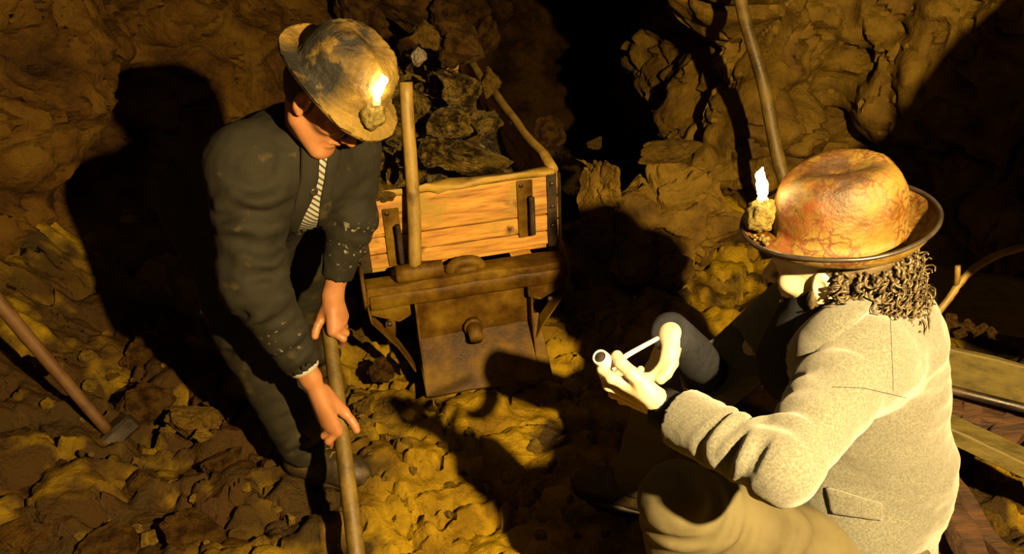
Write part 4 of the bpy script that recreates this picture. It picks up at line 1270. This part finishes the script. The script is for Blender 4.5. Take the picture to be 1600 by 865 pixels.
    obj('seam', tube(sp_ - grad(jacket, sp_) * .0002, .0006, 6), M['navy'], jk, org)
    # dark shirt: collar and cuffs; navy up the right forearm stands in for shade
    shf = lambda P: cap(P, nk + V(-.020, 0, .022), V(.600, 1.375, .78), .068, .112) + .002 * noise(P * 25)
    obj('shirt', nets(shf, V(.40, 1.20, .72), V(.78, 1.56, 1.08), .006), M['navy'], p, org)
    obj('shirt_collar', tube([nk + V(-.012, 0, -.03), nk + V(-.008, .0, .015), nk + V(-.006, .0, .038), nk + V(-.006, 0, .040)], [.072, .068, .064, .056], 28), M['navy'], p, org)
    obj('shirt_placket', sheet(torso, [(1246, 482), (1240, 505), (1232, 530)], [(1284, 478), (1268, 505), (1244, 535)], 6, 10, .004, .005), M['navy'], p, org)
    eR = wrR + (elR - wrR) * .88; uR = nrm(wrR - elR); lR = np.linalg.norm(wrR - eR)
    obj('shirt_cuff', tube([eR, eR + uR * lR * .5, eR + uR * lR * .9, eR + uR * lR * 1.06, eR + uR * lR * 1.07], [.045, .048, .042, .039, .028], 26, .02, 4), M['navy'], p, org)
    for wr, el in ((wrL, elL),):
        u = nrm(wr - el); e = wr + (el - wr) * .16
        obj('shirt_cuff', tube([e - u * .03, e + u * .012, e + u * .046, e + u * .047], [.034, .039, .038, .028], 26, .012, 3), M['navy'], p, org)
    # trousers
    def trous(P):
        ou = nrm(V(-.5, -.6, .6))
        d = cap(P, hipL, hipR, .125, .125)
        d = su(d, cap(P, hipL, knL, .100, .074, [(.93, .2, .012, .045, ou, 2.5), (.45, .3, .008, .09, ou, 3.2)]), .05)
        d = su(d, cap(P, knL, anL + V(0, 0, .02), .072, .068, [(.1, .2, .008, .04, ou, 1.4)]), .028)
        e = su(cap(P, hipR, knR, .10, .082), cap(P, knR, anR + V(0, 0, .02), .08, .072), .03)
        d = np.minimum(d, e)
        d = d + .006 * noise(P * (9, 9, 12) + 8) + .002 * noise(P * 34)
        return np.maximum(d, .06 - P[:, 2])
    lo, hi = bounds([hipL, hipR, knR, knL, anR, anL], .15)
    obj('trousers', nets(trous, lo, hi, .006), M['khaki'], p, org)
    boot(p, org, anL, (-.95, .1), 'boot')
    boot(p, org, anR, (-.9, .35), 'boot')
    # curly hair behind the ear
    def hairf(P):
        q = (P - hc) @ Fr.T
        d = ell(q, V(0, -.022, .022), (.083, .104, .098)) + .004 * noise(P * 70)
        d = su(d, ell(q, V(0, -.085, -.035), (.07, .04, .05)) + .004 * noise(P * 70), .02)
        return np.maximum(d, (q[:, 1] + .012) * .7 + np.maximum(0, -.01 - q[:, 2]) * .2)
    lo, hi = bounds([hc], .16)
    hr = obj('hair', nets(hairf, lo, hi, .005), M['hair'], p, org)
    rs = np.random.RandomState(3)
    curls = []
    for i in range(600):
        a = rs.uniform(math.radians(-86), math.radians(86))
        zl = rs.uniform(-.085, .03)
        back = V(.082 * math.sin(a), -.022 - .100 * math.cos(a), zl)
        if back[1] > -.016: continue
        b = hc + (back * V(1, 1, 1) * (1 + rs.uniform(0, .16))) @ Fr
        out = nrm(V(math.sin(a), -math.cos(a), 0) @ Fr)
        dn = nrm(-Fr[2] + out * rs.uniform(.0, .9) + rs.normal(size=3) * .35)
        sx_, sy_, sz_ = frame_from(dn)
        L_ = rs.uniform(.025, .055); tr = rs.uniform(1.2, 2.4); rad = rs.uniform(.005, .010); ph = rs.uniform(0, 6.28)
        t = np.linspace(0, 1, 15)
        pts = b + np.outer(t * L_, dn) + np.outer(rad * np.cos(ph + t * tr * 6.28) * (.3 + t), sx_) + np.outer(rad * np.sin(ph + t * tr * 6.28) * (.3 + t), sy_)
        curls.append(tube(pts, np.linspace(.0036, .0014, 15), 5))
    obj('curls', join(*curls), M['hair'], hr, org)
    obj('sideburn', lump(hc + V(.078, .012, -.028) @ Fr, (.010, .012, .024), 9, .4, 2), M['hair'], hr, org)
    ms_ = []
    for i in range(60):
        s = rs.uniform(-1, 1); b = hc + V(.026 * s, .088 - .012 * abs(s), -.050 - .008 * abs(s)) @ Fr
        e = b + (V(.012 * s, .006, -.014) + rs.normal(size=3) * .002) @ Fr
        ms_.append(tube([b, (b + e) / 2 + V(0, .003, 0) @ Fr, e], [.0016, .0014, .0006], 5))
    obj('moustache', join(*ms_), M['hair'], p, org)
    # hat
    Hr = ortho(V(-.95, .20, -.06), V(-.03, -.10, 1.0))
    bc = at(1306, 358, 1.375)
    M['hat_brown'] = material('cracked_clay_on_brown_felt', [(.3, (.105, .052, .006)), (.46, (.17, .10, .012)), (.6, (.22, .145, .020)), (.75, (.13, .068, .008))], scale=13, rough=(.4, .7), bump=.55, bscale=70, bdist=.006,
                              crack=(44, .16, (.10, .024, .002), 1.0),
                              spots=[((.045, .02, .005), 16, .30, .48, at(1312, 262, 1.34) - org + V(0, 0, -.012), .085), ((.16, .045, .005), 30, .48, .56, at(1205, 330, 1.33) - org, .11), ((.15, .06, .006), 9, .60, .68, None, 0)])
    curl = lambda cs, sn, t: (.034 * t ** 2 * np.clip(-cs, 0, 1) ** 1.5 + .014 * t ** 2 * sn * sn - .014 * t ** 1.5 * np.clip(cs, 0, 1) + .012 * np.clip(t - .72, 0, 1) / .28)
    dent = lambda x, y, u_, v_: -.030 * np.exp(-((x + .0) / .034) ** 2 - ((y - .012) / .065) ** 2) * (v_ > .25) - .012 * v_ * np.clip(y / .11, -1, 1)
    ht = obj('hat', hat_mesh(bc, Hr, .118, .106, .142, .163, .146, curl, dent, 9, .0035), M['hat_brown'], p, org)
    ht['label'] = 'brown felt hat caked in cracked clay with a candle on its front'
    rim = []
    for a in np.linspace(0, 2 * math.pi, 90, endpoint=False):
        cs, sn = math.cos(a), math.sin(a)
        z = float(curl(np.array(cs), np.array(sn), 1.0))
        rim.append(bc + V(.1475 * sn, .165 * cs, z + .001) @ Hr)
    rim.append(rim[0])
    obj('brim_binding', tube(rim, .0042, 8), M['button'], ht, org)
    cb_ = at(1190, 335, 1.385)
    cu = V(-.10, -.02, 1.0); cu = nrm(cu)
    obj('clay_lump', lump(cb_, (.027, .027, .034), 5, .30), M['clay'], ht, org)
    for i in range(14):
        q = bc + V(rs.uniform(-.06, .07), .114 + rs.uniform(.0, .035), .004) @ Hr
        obj('clay_crumb', lump(q, np.full(3, rs.uniform(.002, .005)), i, .4, 1), M['clay'], ht, org)
    ct = cb_ + cu * .036
    obj('candle', tube([cb_, ct - cu * .004, ct], [.0105, .0105, .006], 14), M['wax'], ht, org)
    obj('flame', flame_sdf(ct - cu * .004, nrm(V(-.12, 0, 1)), V(-.05, 0, 0)), M['flame'], ht, org)
    # clay pipe in his hand
    b = at(944, 564, 1.228); e = at(1028, 528, 1.31); k = at(966, 562, 1.242)
    bu = nrm(at(934, 555, 1.218) - at(952, 573, 1.242))
    pr = root('clay_pipe', b, 'white clay tobacco pipe held between the fingers of the crouching man', 'pipe')
    x1, y1, z1 = frame_from(bu)
    prof = [(.006, -.022), (.011, -.018), (.0145, -.008), (.0155, .004), (.0145, .017), (.0135, .021), (.0105, .021), (.0100, .010), (.004, .006)]
    obj('bowl', lathe(prof, 24, b, np.stack([x1, y1, z1], 1)), M['pipe'], pr, b)
    obj('bowl_lining', lathe([(.0101, .0195), (.0098, .008), (.001, .007)], 20, b, np.stack([x1, y1, z1], 1)), M['pipe_in'], pr, b)
    pts = chaikin([b - bu * .018, b - bu * .020 + (k - b) * .4, k + (e - k) * .2, k + (e - k) * .6, e], 2)
    obj('stem', tube(pts, np.linspace(.0058, .0040, len(pts)), 12), M['pipe'], pr, b)
crouching_man()
